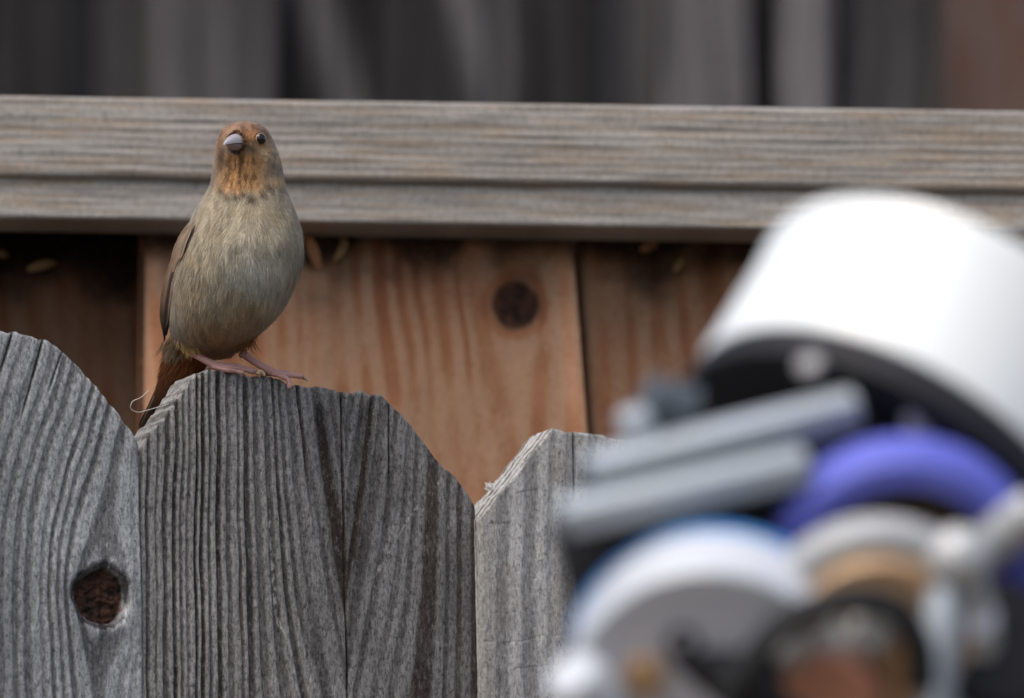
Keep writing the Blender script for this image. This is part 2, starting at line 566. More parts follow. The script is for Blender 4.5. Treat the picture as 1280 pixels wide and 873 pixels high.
def f_board(seed, knots=(), stain_shade=1.0, widths=(16, 34), x0=0, gtone=1.0, lighter=None, stain_shade_y=322):
    def f(px, py):
        px, py = np.broadcast_arrays(px, py)
        wob = (fbm(px * 0.006 + seed, py * 0.004, seed, 3) - 0.5) * 40
        psi = px - (py - 400) * 0.07 + wob - x0
        for (kx, ky, R) in knots:
            d = px - kx; dy = (py - ky) / 2.6
            psi = psi - (d) * (R * 1.1) ** 2 / (d * d + dy * dy + (R * .8) ** 2)
        lw, k, _ = rings(psi, widths, seed)
        knot = 0 * lw
        rim = 0 * lw
        for (kx, ky, R) in knots:
            rk = np.hypot(px - kx, py - ky) + 4 * (fbm(px * .05, py * .05, 3, 2) - .5)
            knot = np.maximum(knot, 1.0 * (1 - sstep(R - 4, R + 4, rk)))
            rim = np.maximum(rim, np.exp(-((rk - R - 6) / 8) ** 2) * 0.6)
        patch = fbm(px * 0.010, py * 0.007, seed + 7, 3)
        lw = np.clip(lw * (0.25 + 0.6 * sstep(.35, .65, patch)) + 0.9 * (fbm(px * 0.016, py * 0.006, seed + 2, 4) - .42) + rim, 0, 1)
        n_ = fbm(px * 0.015, py * 0.02, seed + 3, 4)
        sy = stain_shade_y + 6 + (n_ - 0.5) * 110 + 16 * np.exp(-((px - 408) / 40) ** 2) + 18 * np.exp(-((px - 655) / 40) ** 2) + 10 * np.exp(-((px - 830) / 60) ** 2)
        br = stain_shade * (1 - sstep(sy - 34, sy + 44, py))  # stained top, its band widened to paint in shade under the trim rail
        tone = gtone * (1.0 + 0.5 * (fbm(px * 0.012, py * 0.006, seed + 5, 3) - 0.5))
        if lighter is not None: tone = tone + lighter(px, py)
        h = -lw * 0.5 + (fbm(px * .05, py * .02, seed, 2) - .5) * .8 - knot * 0.8
        return dict(lw=lw, tone=tone, brown=br, knot=knot, h=h)
    return f


def board(outline_x, yt, mat, Q, u, n, thick, parent, field, ncol=90, nrow=80, lean=0.075, ybot=905):
    return picket("board", [(outline_x[0], yt), (outline_x[1], yt)], lean, ncol, nrow, field, mat, Q, u, n, thick, parent, ybot=ybot, cut=2)


def px_at(x, y):            # x given at image row y -> outline x used by the lean rule
    return x - 0.075 * (y - 700)


# centre board: left edge 180 at y 300, right edge 716 at y 300
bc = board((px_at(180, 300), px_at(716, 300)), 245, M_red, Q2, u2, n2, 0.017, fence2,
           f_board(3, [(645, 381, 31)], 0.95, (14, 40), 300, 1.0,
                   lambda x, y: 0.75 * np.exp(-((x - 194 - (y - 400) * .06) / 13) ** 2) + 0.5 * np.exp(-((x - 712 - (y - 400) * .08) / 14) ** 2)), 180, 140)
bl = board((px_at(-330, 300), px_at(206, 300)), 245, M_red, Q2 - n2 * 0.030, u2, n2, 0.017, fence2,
           f_board(6, [], 1.0, (20, 50), -100, 0.42, stain_shade_y=356), 120, 100)  # recessed board: its shade is painted in by lower tone and deeper band
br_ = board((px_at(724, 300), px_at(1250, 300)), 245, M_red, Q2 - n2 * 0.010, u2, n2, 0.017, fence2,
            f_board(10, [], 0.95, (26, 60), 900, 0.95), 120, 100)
w2 = 536 / FPX * 5.38
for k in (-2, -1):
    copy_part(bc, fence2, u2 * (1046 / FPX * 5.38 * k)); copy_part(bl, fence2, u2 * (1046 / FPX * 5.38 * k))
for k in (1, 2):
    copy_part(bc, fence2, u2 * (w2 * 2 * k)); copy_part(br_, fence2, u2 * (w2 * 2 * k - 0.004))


def hrail(name, Q, n, ytl, ybl, xw, thick, mat, parent, seed, wd, tone0=1.0, slope=0.0152, lwk=0.42):
    """horizontal board: rows run along the rail; top edge ytl and bottom edge ybl at x = 0"""
    nc, nr = 300, 60
    px = np.linspace(xw[0], xw[1], nc)[None, :]
    g = np.linspace(0, 1, nr)[:, None]
    py = (ytl + (ybl - ytl) * g) + slope * px
    yy = py - slope * px
    wob = (fbm(px * 0.0012, yy * 0.01, seed, 2) - 0.5) * 9
    lw, k, _ = rings(yy + wob, wd, seed)
    lw = np.clip(lw * lwk + 0.12 + (fbm(px * 0.012, yy * 0.22, seed + 1, 4) - .5) * .8, 0, 1)
    br = 0.8 * sstep(0.5, 0.66, fbm(px * 0.013 + 5, yy * 0.16, seed + 4, 3))
    tone = tone0 * (1 + 0.3 * (fbm(px * 0.005, yy * 0.02, seed + 2, 3) - .5))
    h = -lw * 0.9 + (fbm(px * 0.02, yy * 0.1, seed, 2) - .5) * .8
    e = np.minimum(np.arange(nr), np.arange(nr)[::-1])[:, None]
    h = h - 1.6 * np.clip(1 - e / 4.0, 0, 1) ** 2
    base = on_plane(px + 0 * py, py, Q, n)
    V = base + n * (h / 1000)[..., None]
    bt = base[:1] - n * thick; bb = base[-1:] - n * thick
    V = np.concatenate([bt, V, bb, bt], 0)
    z = np.zeros_like(lw)
    ex = lambda a: np.concatenate([a[:1], a, a[-1:], a[:1]], 0)
    F = grid_faces(V.shape[0], nc).tolist()
    ids = np.arange(V.shape[0] * nc).reshape(-1, nc)
    F.append(ids[::-1, 0].tolist()); F.append(ids[:, -1].tolist())
    return mesh_obj(name, V.reshape(-1, 3), F, mat, parent, sharp=60,
                    attrs=dict(lw=ex(lw), tone=ex(tone + 0 * lw), brown=ex(br), knot=ex(z)))


cap = hrail("cap_rail", Q2 + n2 * 0.031, n2, 119, 219, (-1500, 2800), 0.080, M_cap, fence2, 4, (7, 15))
trim = hrail("trim_rail", Q2 + n2 * 0.027, n2, 216, 272, (-1500, 2800), 0.0265, M_cap, fence2, 8, (8, 16), 1.02, lwk=0.12)
# posts behind the boards
for sx in (-0.75, 0.75):
    box("post", np.array([Q2[0], Q2[1], 1.05]) + u2 * sx - n2 * 0.098, (0.088, 0.088, 2.1), (u2, n2, zax), M_red, fence2, 0.004, WOODA)

# ------------------------------------------------------------------ tall dark fence far behind
Q3 = P(640, 60, 7.7)
n3 = np.array([0, -1.0, 0]); u3 = np.array([1.0, 0, 0])
fence3 = empty("tall_fence", (Q3[0], Q3[1], 0))
tag(fence3, "tall dark grey weathered plank fence far behind, blurred above the cap rail", "fence")
edges = [-420, -290, -170, -40, 86, 192, 338, 478, 602, 642, 742, 832, 934, 976, 1036, 1188, 1300, 1420, 1560, 1680]
tones = [.6, .9, .5, .30, .62, .95, .26, .28, 2.0, .36, .75, 1.45, .2, 1.9, .66, 1.5, .8, .6, .9]
for i in range(len(edges) - 1):
    a, b_ = edges[i], edges[i + 1]
    isbr = 1.0 if i == 15 else 0.0
    tb = tones[i]

    def ff(px, py, tb=tb, isbr=isbr, i=i):
        px, py = np.broadcast_arrays(px, py)
        lw, k, _ = rings(px + (fbm(px * .01, py * .005, i % 12, 2) - .5) * 30, (18, 50), 40 + i)
        if i in (6, 9):
            lw = lw + 0.3
        t = tb * (1 + .5 * (fbm(px * .02, py * .006, i % 12, 3) - .5))
        if i == 7: t = t + 1.4 * np.exp(-((px - 595 - (py - 60) * .25) / 20) ** 2)
        if i == 6: t = t + 1.5 * np.exp(-((px - 415 - (py - 60) * .3) / 24) ** 2)
        return dict(lw=np.clip(lw * .7, 0, 1), tone=t, brown=0 * lw + isbr, knot=0 * lw, h=-lw * 1.0)
    plank = picket("plank", [(a - 3, -330 - (i * 37 % 11)), (b_ + 3, -330 - (i * 37 % 11))], 0.0, 24, 40, ff, M_far,
           Q3 + n3 * (0.022 * (i % 2)), u3, n3, 0.02, fence3, ybot=420, cut=2)
for zz in (0.6, 1.7, 2.75):
    pass
span3 = (edges[-1] - edges[0]) / FPX * 7.7
for pl_ in [o for o in fence3.children]:
    for k in (-2, -1, 1, 2):
        copy_part(pl_, fence3, u3 * (span3 * k))
for zz in (0.6, 1.7, 2.75):
    box("rail", np.array([Q3[0], Q3[1] + 0.042, zz]), (span3 * 5, 0.04, 0.09), (u3, n3, zax), M_far, fence3, 0.003, WOODA)

# ------------------------------------------------------------------ the bird
def lin(c):
    c = np.asarray(c, float) / 255.0
    return np.where(c <= 0.04045, c / 12.92, ((c + 0.055) / 1.055) ** 2.4)


def B(px, py, v):
    return P(px, py, 5.0 + np.asarray(v, float) / 1000.0)


def cvec(x, y, v):          # direction given along image right, image up, away
    return RT * x + UP * y + FW * v


bird = empty("bird", B(330, 470, 0))
tag(bird, "plump grey-brown bird with buff orange throat perched on a grey fence picket", "bird")

M_body = vcol_mat("plumage_skin", 0.95, 0.05)
M_fea = vcol_mat("plumage", 0.8, 0.12, sheen=0.15)
M_quill = vcol_mat("flight_feather", 0.6, 0.25)
M_leg = simple("leg_skin", (0.44, 0.235, 0.20), 0.5, 0, 0.4, 0.25, 900)
M_claw = simple("claw_horn", (0.20, 0.14, 0.12), 0.4, 0, 0.5, 0.2, 900)
M_eye = simple("eye_dark", (0.008, 0.005, 0.004), 0.06, 0, 0.45, 0.1, 500, 0.0)
M_lid = simple("eyelid_skin", (0.34, 0.20, 0.12), 0.7, 0, 0.3, 0.2, 900)
M_bill_u = simple("upper_bill_horn", (0.27, 0.255, 0.27), 0.38, 0, 0.5, 0.12, 500)
M_bill_l = simple("lower_bill_horn", (0.23, 0.18, 0.17), 0.42, 0, 0.5, 0.15, 500)

KEY = KEY_ = np.array([
    # py   xl    xr    vf    vb
    [153.0, 299, 312, -8.0, -2.0],
    [155.5, 290, 322, -11.5, 3.0],
    [160, 281.5, 330, -14.5, 7.0],
    [168, 275, 337, -17.0, 10.0],
    [178, 271.5, 342, -18.0, 12.0],
    [190, 269, 347, -18.0, 13.5],
    [203, 267, 351, -17.0, 14.5],
    [217, 265.5, 353.5, -16.5, 15.5],
    [230, 263.5, 355.5, -17.0, 17.0],
    [240, 259, 358.5, -18.0, 18.5],
    [252, 252, 363.5, -20.0, 20.0],
    [266, 244, 369, -22.5, 22.0],
    [282, 237, 374, -25.0, 24.5],
    [302, 229, 377.5, -27.5, 27.0],
    [322, 223, 378, -28.5, 29.5],
    [342, 219, 374, -28.5, 31.5],
    [362, 215.5, 366, -27.0, 33.5],
    [382, 213.5, 356, -24.5, 35.0],
    [400, 213, 343.5, -21.0, 36.0],
    [416, 214, 330.5, -16.5, 36.5],
    [430, 217, 317.5, -11.0, 36.5],
    [441, 223, 306.5, -5.0, 36.0],
    [450, 232, 296, 1.5, 35.0],
    [457, 244, 289, 9.0, 32.0],
    [461, 255, 278, 15.0, 28.0]])
KEY[:, 0] = np.where(KEY[:, 0] > 390, 390 + (KEY[:, 0] - 390) * 0.82, KEY[:, 0])


def cubic(xs, ys, x):
    """monotone-ish Catmull-Rom through the key rows"""
    m_ = np.gradient(ys, xs)
    i = np.clip(np.searchsorted(xs, x) - 1, 0, len(xs) - 2)
    h = xs[i + 1] - xs[i]
    t = (x - xs[i]) / h
    return ((2 * t**3 - 3 * t**2 + 1) * ys[i] + (t**3 - 2 * t**2 + t) * h * m_[i]
            + (-2 * t**3 + 3 * t**2) * ys[i + 1] + (t**3 - t**2) * h * m_[i + 1])


NR, NS = 110, 96
tt = np.linspace(0, 1, NR)
rows_y = np.interp(tt, np.linspace(0, 1, 7), [153, 157, 175, 240, 340, 430, 448.2])
ks = KEY[:, 0]
XL, XR, VF, VB = (cubic(ks, KEY[:, i], rows_y) for i in (1, 2, 3, 4))
ph = np.linspace(0, 2 * np.pi, NS, endpoint=False)
cx = (XL + XR) / 2; ax = (XR - XL) / 2; cv = (VF + VB) / 2; bv = (VB - VF) / 2
cosp = np.sign(np.cos(ph)) * np.abs(np.cos(ph)) ** 0.93
sinp = np.sign(np.sin(ph)) * np.abs(np.sin(ph)) ** 0.93
PX = cx[:, None] + ax[:, None] * cosp[None]
PV = cv[:, None] + bv[:, None] * (-sinp[None])          # ph = pi/2 faces the camera
PY = np.repeat(rows_y[:, None], NS, 1)
# belly and breast folds: low, broad unevenness
amp = sstep(230, 300, PY)
bump = (fbm(PX * 0.03, PY * 0.025, 3, 3) - 0.5) * 2.2 * amp * (sinp[None] > 0)
PV = PV - bump
# a shallow breast cleft below the middle of the breast
PV = PV + 1.6 * np.exp(-((PX - 303) / 16) ** 2 - ((PY - 400) / 38) ** 2) * (sinp[None] > 0)
BD = np.array([-0.57, 0.02, -0.82]); BS = np.array([0.82, 0.0, -0.57]); BW = np.array([0.0, 1.0, 0.0])
BILL0 = np.array([297.5, 179.5])
# the face runs forward into the bill
gb = np.exp(-((PX - 296) / 17) ** 2 - ((PY - 180) / 14) ** 2) * (sinp[None] > 0)
PV = PV - 1.8 * gb
PX = PX - 2.0 * gb
BV = B(PX, PY, PV)                       # (NR, NS, 3)
top = B(305, 152.2, -5)[None]; bot = B(266, 449.5, 22)[None]
Vb = np.concatenate([BV.reshape(-1, 3), top, bot], 0)
Fb = grid_faces(NR, NS, wrap=True)[:, ::-1].tolist()
it, ib = NR * NS, NR * NS + 1
for j in range(NS):
    Fb.append([it, j, (j + 1) % NS][::-1][::-1])
    Fb.append([ib, (NR - 1) * NS + (j + 1) % NS, (NR - 1) * NS + j])


def bird_col(px, py, v, front):
    """plumage albedo by place on the bird (sRGB seen -> linear albedo)"""
    px = np.asarray(px, float); py = np.asarray(py, float)
    n1_ = fbm(px * 0.05, py * 0.05, 2, 3); n2_ = fbm(px * 0.14, py * 0.05, 5, 3); n3_ = fbm(px * 0.3, py * 0.12, 7, 3)
    breast = lin((148, 138, 118)); olive = lin((128, 118, 97)); blue = lin((150, 155, 151)); buff = lin((146, 124, 92))
    cinn = lin((122, 84, 52)); flank = lin((126, 114, 96)); back = lin((112, 96, 80))
    crown = lin((112, 88, 70)); rust = lin((150, 104, 64)); cheek = lin((134, 122, 106)); throat = lin((192, 148, 100)); streak = lin((84, 60, 44))
    pale = lin((196, 170, 128)); dark = lin((72, 58, 48))

    def mx(a, b_, w): return a * (1 - w[..., None]) + b_ * w[..., None]
    c = np.broadcast_to(breast, px.shape + (3,)).copy()
    c = mx(c, np.broadcast_to(olive, c.shape), 0.7 * np.exp(-((px - 265) / 38) ** 2 - ((py - 390) / 75) ** 2))
    c = mx(c, np.broadcast_to(blue, c.shape), 0.75 * np.exp(-((px - 318) / 40) ** 2 - ((py - 345) / 42) ** 2) * (0.55 + n1_))
    c = mx(c, np.broadcast_to(buff, c.shape), 0.75 * sstep(0.5, 0.7, n1_) * sstep(230, 290, py) * 0.5)
    c = mx(c, np.broadcast_to(buff, c.shape), 0.5 * np.exp(-((px - 305) / 26) ** 2 - ((py - 385) / 22) ** 2))
    c = mx(c, np.broadcast_to(cinn, c.shape), 0.85 * sstep(385, 436, py + (px - 280) * 0.12))
    c = mx(c, np.broadcast_to(flank, c.shape), 0.6 * (1 - sstep(222, 246, px)) * sstep(250, 300, py))
    c = mx(c, np.broadcast_to(flank, c.shape), 0.45 * sstep(352, 376, px) * sstep(250, 300, py))
    c = mx(c, np.broadcast_to(buff, c.shape), 0.6 * np.exp(-((px - 240) / 16) ** 2 - ((py - 435) / 14) ** 2))
    # head
    hw = 1 - sstep(228, 246, py + 8 * (n2_ - .5))
    head = np.broadcast_to(cheek, c.shape).copy()
    head = mx(head, np.broadcast_to(crown, c.shape), 1 - sstep(166, 186, py + (n2_ - .5) * 14 + np.abs(px - 318) * .12))
    head = mx(head, np.broadcast_to(rust, c.shape), 0.85 * np.exp(-((px - 311) / 13) ** 2 - ((py - 172) / 9) ** 2))
    head = mx(head, np.broadcast_to(rust, c.shape), 0.6 * np.exp(-((px - 328) / 11) ** 2 - ((py - 184) / 7) ** 2))
    head = mx(head, np.broadcast_to(rust, c.shape), 0.75 * np.exp(-((px - 274) / 8) ** 2 - ((py - 178) / 22) ** 2))
    fk = sstep(0.48, 0.58, vnoise(px * 0.30, py * 0.26, 11)) * (1 - sstep(172, 184, py))
    head = mx(head, np.broadcast_to(streak, c.shape), fk * 0.75)
    head = mx(head, np.broadcast_to(streak, c.shape), 0.7 * np.exp(-(((px - 310) - (py - 183) * 0.8) / 4.0) ** 2 - ((py - 185) / 6) ** 2))
    head = mx(head, np.broadcast_to(streak, c.shape), 0.5 * np.exp(-((px - 331) / 4) ** 2 - ((py - 168) / 5) ** 2))
    th = np.exp(-(np.abs(px - 302 + (py - 215) * 0.05) / 27) ** 4) * sstep(186, 197, py)
    head = mx(head, np.broadcast_to(throat, c.shape), th)
    st = sstep(0.48, 0.60, fbm(px * 0.33, py * 0.11, 7, 3)) * th * 0.8 * (1 - 0.6 * sstep(220, 238, py))
    head = mx(head, np.broadcast_to(streak, c.shape), st)
    dk = np.exp(-((px - 277) / 4.5) ** 2 - ((py - 195) / 14) ** 2) * 0.9
    head = mx(head, np.broadcast_to(streak, c.shape), dk)
    head = mx(head, np.broadcast_to(pale, c.shape), 0.95 * np.exp(-((px - 344) / 14) ** 2 - ((py - 225) / 7) ** 2))
    lines = sstep(0.5, 0.62, vnoise(px * 0.05 + py * 0.10, py * 0.32 - px * 0.14, 9))
    head = mx(head, np.broadcast_to(pale, c.shape), 0.75 * lines * sstep(316, 326, px) * sstep(182, 190, py) * (1 - sstep(206, 216, py)))
    head = mx(head, np.broadcast_to(lin((112, 100, 86)), c.shape), 0.55 * np.exp(-((px - 343) / 9) ** 2 - ((py - 203) / 10) ** 2))
    head = head * 0.92
    c = mx(c, head, hw)
    # necklace of short dark spots under the throat
    for (sx, sy, w_, h_) in ((286, 243, 3, 5), (296, 243, 3.2, 5), (305, 240, 2.6, 4), (315, 246, 4.5, 7), (326, 240, 3, 5), (278, 236, 3, 5), (335, 232, 3, 4)):
        c = mx(c, np.broadcast_to(dark, c.shape), 0.97 * np.exp(-(((px - sx) - (py - sy) * .3) / w_ / 1.15) ** 2 - ((py - sy) / h_) ** 2))
    c = mx(c, np.broadcast_to(back, c.shape), (~front) * np.ones_like(px) * 0.8)
    return c * 1.38


fr_mask = np.repeat((sinp > -0.35)[None], NR, 0)
bc_ = bird_col(PX, PY, PV, fr_mask).reshape(-1, 3)
bc_ = np.concatenate([bc_, bc_[:1], bc_[-1:]], 0)
body = mesh_obj("body", Vb, Fb, M_body, bird, colattr=bc_ * 0.85)

# surface normals of the loft
dU = np.gradient(BV, axis=0)
dP = np.roll(BV, -1, 1) - np.roll(BV, 1, 1)
NN = np.cross(dP, dU)
NN /= np.linalg.norm(NN, axis=-1, keepdims=True) + 1e-12
ctr = BV.mean(axis=1, keepdims=True)
NN *= np.sign((NN * (BV - ctr)).sum(-1, keepdims=True).mean())


def surf_v(px, py):
    r = np.interp(py, rows_y, np.arange(NR))
    i = int(r)
    m_ = sinp > 0
    return float(np.interp(px, np.sort(PX[i][m_]), PV[i][m_][np.argsort(PX[i][m_])]))


EYE = (324.0, 174.5)
eye_c = B(EYE[0], EYE[1], surf_v(*EYE) + 0.9)

# --- plumage: fine tapered barbs, shingled from the bill backwards and down
area = np.linalg.norm(np.cross(dP, dU), axis=-1)
dens = area * np.where(PY < 245, 2.6, 1.0) * np.where(sinp[None] > -0.2, 1.0, 0.35)
pr = (dens / dens.sum()).ravel()
NB = 230000
pick = rng.choice(NR * NS, NB, p=pr)
fi = pick // NS + rng.uniform(-0.5, 0.5, NB); fj = pick % NS + rng.uniform(-0.5, 0.5, NB)
fi = np.clip(fi, 0, NR - 1.001)
i0 = fi.astype(int); a_ = (fi - i0)[:, None]
j0 = np.floor(fj).astype(int); b__ = (fj - j0)[:, None]


def samp(A):
    A = A.reshape(NR, NS, -1)
    return ((A[i0, j0 % NS] * (1 - b__) + A[i0, (j0 + 1) % NS] * b__) * (1 - a_)
            + (A[i0 + 1, j0 % NS] * (1 - b__) + A[i0 + 1, (j0 + 1) % NS] * b__) * a_)


p = samp(BV); nrm = samp(NN); nrm /= np.linalg.norm(nrm, axis=1, keepdims=True)
spx = samp(PX)[:, 0]; spy = samp(PY)[:, 0]; spv = samp(PV)[:, 0]
sfront = np.sin(fj / NS * 2 * np.pi) > -0.35
billp = B(BILL0[0], BILL0[1], surf_v(*BILL0) - 1)
fl_head = p - billp
fl_head /= np.linalg.norm(fl_head, axis=1, keepdims=True)
fl_head = fl_head - 0.35 * UP
fl_body = -UP[None] + 0.25 * FW[None] + RT[None] * ((spx - 300) / 80 * 0.45 * (1 - sstep(300, 420, spy)))[:, None]
# stray tufts: direction wanders in broad patches
wan = (fbm(spx * 0.045, spy * 0.03, 6, 3) - 0.5) * 2.4
wan2 = (vnoise(spx * 0.16, spy * 0.10, 2) - 0.5) * 0.5
fl_body = fl_body + RT[None] * (wan * 0.45 + wan2 * 0.3)[:, None]
wh = sstep(222, 250, spy)[:, None]
fl = fl_head * (1 - wh) + fl_body * wh + rng.normal(0, 0.13, (NB, 3))
fl = fl - (fl * nrm).sum(1, keepdims=True) * nrm
fl /= np.linalg.norm(fl, axis=1, keepdims=True)
Lb = (1.7 + 3.4 * sstep(200, 300, spy) - 1.6 * sstep(410, 435, spy)) * rng.uniform(0.7, 1.35, NB) / 1000
deye = np.linalg.norm(p - eye_c, axis=1) * 1000
dbill = np.hypot(spx - 294, spy - 180)
keep = (deye > 2.7) & ~((dbill < 12) & (spv < 0))
Lb = Lb * np.where(deye < 4.6, 0.5, 1.0) * np.where((dbill < 19) & (spv < 0), 0.5, 1.0)
lift = np.abs(rng.normal(0.06, 0.05, NB)) + 0.03
lift = lift + 0.22 * (rng.random(NB) < 0.012)
side = np.cross(fl, nrm)
roll = rng.normal(0, 0.12, NB)[:, None]
side = side * np.cos(roll) + nrm * np.sin(roll)
wd = rng.uniform(0.05, 0.11, NB)[:, None] / 1000
L_ = Lb[:, None]
curv = L_ ** 2 / (2 * 0.026)
q0 = p - nrm * 0.0004
q1 = p + fl * L_ * 0.5 + nrm * (L_ * lift[:, None] * 0.7 - curv * 0.25)
q2 = p + fl * L_ + nrm * (L_ * lift[:, None] - curv)
SVt = np.stack([q0 - side * wd, q0 + side * wd, q1 - side * wd * 0.9, q1 + side * wd * 0.9, q2], 1)
cs = bird_col(spx + rng.normal(0, 1.0, NB), spy + rng.normal(0, 1.0, NB), spv, sfront)
bright = np.exp(rng.normal(0, 0.16, NB)) * (0.80 + 0.40 * fbm(spx * 0.09, spy * 0.05, 8, 3)) * (0.62 + 0.76 * fbm(spx * 0.30 + spy * 0.02, spy * 0.055, 4, 2))
cs = cs * bright[:, None]
# feather tips a little paler, as on the living bird
cs5 = np.stack([cs * 0.9, cs * 0.9, cs, cs, cs * 1.04], 1)
SVt = SVt[keep]; cs5 = cs5[keep]
sn = np.repeat((nrm[keep] + fl[keep] * rng.normal(0.12, 0.10, (keep.sum(), 1)))[:, None], 5, 1)
# thigh tufts
def tuft(c0, nT, spread, dirn, Lr, colr):
    pp = B(c0[0] + rng.normal(0, spread, nT), c0[1] + rng.normal(0, spread * 0.8, nT), c0[2] + rng.normal(0, 2.0, nT))
    f_ = cvec(*dirn)[None] + rng.normal(0, 0.28, (nT, 3)); f_ /= np.linalg.norm(f_, axis=1, keepdims=True)
    s_ = np.cross(f_, -FW[None]); s_ /= np.linalg.norm(s_, axis=1, keepdims=True)
    l_ = rng.uniform(*Lr, nT)[:, None] / 1000; w_ = 0.00014
    T = np.stack([pp - s_ * w_, pp + s_ * w_, pp + f_ * l_ * .5 - s_ * w_, pp + f_ * l_ * .5 + s_ * w_, pp + f_ * l_], 1)
    cc = lin(colr)[None] * 1.25 * np.exp(rng.normal(0, 0.25, nT))[:, None]
    return T, np.stack([cc * .8, cc * .8, cc, cc, cc * 1.15], 1)


for args in (((239, 424, 4), 900, 6, (0.25, -1, 0.1), (3, 6.5), (156, 128, 88)),
             ((230, 416, 6), 600, 6, (-0.1, -1, 0.2), (3, 6), (134, 116, 88)),
             ((300, 420, 4), 700, 7, (0.2, -1, 0.2), (3, 6), (112, 82, 54)),
             ((222, 430, 24), 900, 6, (-0.35, -1, 0.2), (5, 9), (122, 106, 82))):
    T, C5 = tuft(*args)
    SVt = np.concatenate([SVt, T]); cs5 = np.concatenate([cs5, C5])
    sn = np.concatenate([sn, np.broadcast_to(-FW * 0.9 - UP * 0.3 + RT * -0.2, T.shape)])
# short bristles lying forward over the base of the bill
nR = 1100
aR = rng.uniform(0, 2 * np.pi, nR)
bF_, bS_, bW_ = cvec(*BD), cvec(*BS), cvec(*BW)
b0_ = B(BILL0[0], BILL0[1], surf_v(*BILL0) + 0.3)
rR = rng.uniform(0.95, 1.25, nR)
out = np.cos(aR)[:, None] * bS_ + np.sin(aR)[:, None] * bW_
pp = b0_ + (out * np.where(np.sin(aR) > 0, 4.1, 3.6)[:, None] * rR[:, None] + bF_ * rng.uniform(-0.6, 0.9, nR)[:, None]) / 1000
f_ = bF_[None] * 0.9 + out * rng.uniform(-0.1, 0.5, nR)[:, None] + rng.normal(0, .25, (nR, 3)); f_ /= np.linalg.norm(f_, axis=1, keepdims=True)
s_ = np.cross(f_, out); s_ /= np.linalg.norm(s_, axis=1, keepdims=True)
l_ = rng.uniform(0.8, 2.0, nR)[:, None] / 1000; w_ = 0.00012
T = np.stack([pp - s_ * w_, pp + s_ * w_, pp + f_ * l_ * .5 - s_ * w_, pp + f_ * l_ * .5 + s_ * w_, pp + f_ * l_], 1)
cR = np.where((rng.random(nR) < 0.45)[:, None], lin((84, 60, 44))[None], lin((150, 106, 68))[None]) * np.exp(rng.normal(0, .25, nR))[:, None]
SVt = np.concatenate([SVt, T]); cs5 = np.concatenate([cs5, np.repeat(cR[:, None], 5, 1)])
sn = np.concatenate([sn, np.repeat((out + bF_ * 0.3)[:, None], 5, 1)])
nb = len(SVt)
bi = (np.arange(nb) * 5)[:, None]
Fq = (bi + np.array([[0, 1, 3, 2]])).tolist() + (bi + np.array([[2, 3, 4]])).tolist()
pl = mesh_obj("plumage", SVt.reshape(-1, 3), Fq, M_fea, bird, colattr=cs5.reshape(-1, 3))
sn = sn.reshape(-1, 3); sn = sn / np.linalg.norm(sn, axis=1, keepdims=True)
pl.data.normals_split_custom_set_from_vertices(sn.tolist())
tag(pl, kind="stuff")


def sweep(pts, rad, nseg=10, cap=True):
    pts = np.asarray(pts, float); rad = np.asarray(rad, float)
    if rad.ndim == 1: rad = np.stack([rad, rad], 1)
    T = np.gradient(pts, axis=0); T /= np.linalg.norm(T, axis=1, keepdims=True)
    ref = np.array([0.2, 0.1, 1.0]) if abs(T[0][2]) < 0.8 else np.array([1.0, 0.1, 0])
    V = []
    s = np.cross(T[0], ref); s /= np.linalg.norm(s)
    for i in range(len(pts)):
        s = s - T[i] * (s @ T[i]); s /= np.linalg.norm(s)
        b2 = np.cross(T[i], s)
        a2 = np.linspace(0, 2 * np.pi, nseg, endpoint=False)
        V.append(pts[i] + np.cos(a2)[:, None] * s * rad[i, 0] + np.sin(a2)[:, None] * b2 * rad[i, 1])
    V = np.concatenate(V); n_ = len(pts)
    F = grid_faces(n_, nseg, wrap=True).tolist()
    if cap:
        F.append(list(range(nseg))[::-1]); F.append([(n_ - 1) * nseg + k for k in range(nseg)])
    return V, F


def smooth_path(pts, n=24):
    pts = np.asarray(pts, float)
    d = np.concatenate([[0], np.cumsum(np.linalg.norm(np.diff(pts, axis=0), axis=1))])
    x = np.linspace(0, d[-1], n)
    return np.stack([cubic(d, pts[:, k], np.clip(x, 0, d[-1] - 1e-9)) for k in range(pts.shape[1])], 1)


def Bpath(pts, n=24):
    q = smooth_path(pts, n)
    return B(q[:, 0], q[:, 1], q[:, 2])


# --- bill
bb = B(BILL0[0], BILL0[1], surf_v(*BILL0) + 0.3)
bF, bS, bW = cvec(*BD), cvec(*BS), cvec(*BW)


def mandible(name, mat, Lm, upper):
    n_, k_ = 18, 14
    V = []
    for i in range(n_):
        t = i / (n_ - 1)
        wv = 3.7 * (1 - t ** 1.5) ** 0.95 + 0.12
        hv = (4.0 if upper else 3.2) * (1 - t ** (1.9 if upper else 1.5)) ** 0.9 + 0.1
        drop = -(1.0 * t ** 2.4) if upper else (0.6 * t ** 2)
        mid_ = bb + (bF * Lm * t + bW * ((drop if upper else 0) + (0 if upper else 0.1 * t))) / 1000
        for j in range(k_):
            a2 = math.pi * j / (k_ - 1)
            yv = math.sin(a2) ** 0.9 * hv
            V.append(mid_ + (bS * math.cos(a2) * wv + bW * (yv if upper else -yv - 0.12)) / 1000)
    F = grid_faces(n_, k_).tolist()
    for i in range(n_ - 1):
        F.append([i * k_, (i + 1) * k_, (i + 1) * k_ + k_ - 1, i * k_ + k_ - 1])
    F.append([(n_ - 1) * k_ + j for j in range(k_)])
    return mesh_obj(name, np.array(V), F, mat, bird, sharp=60)


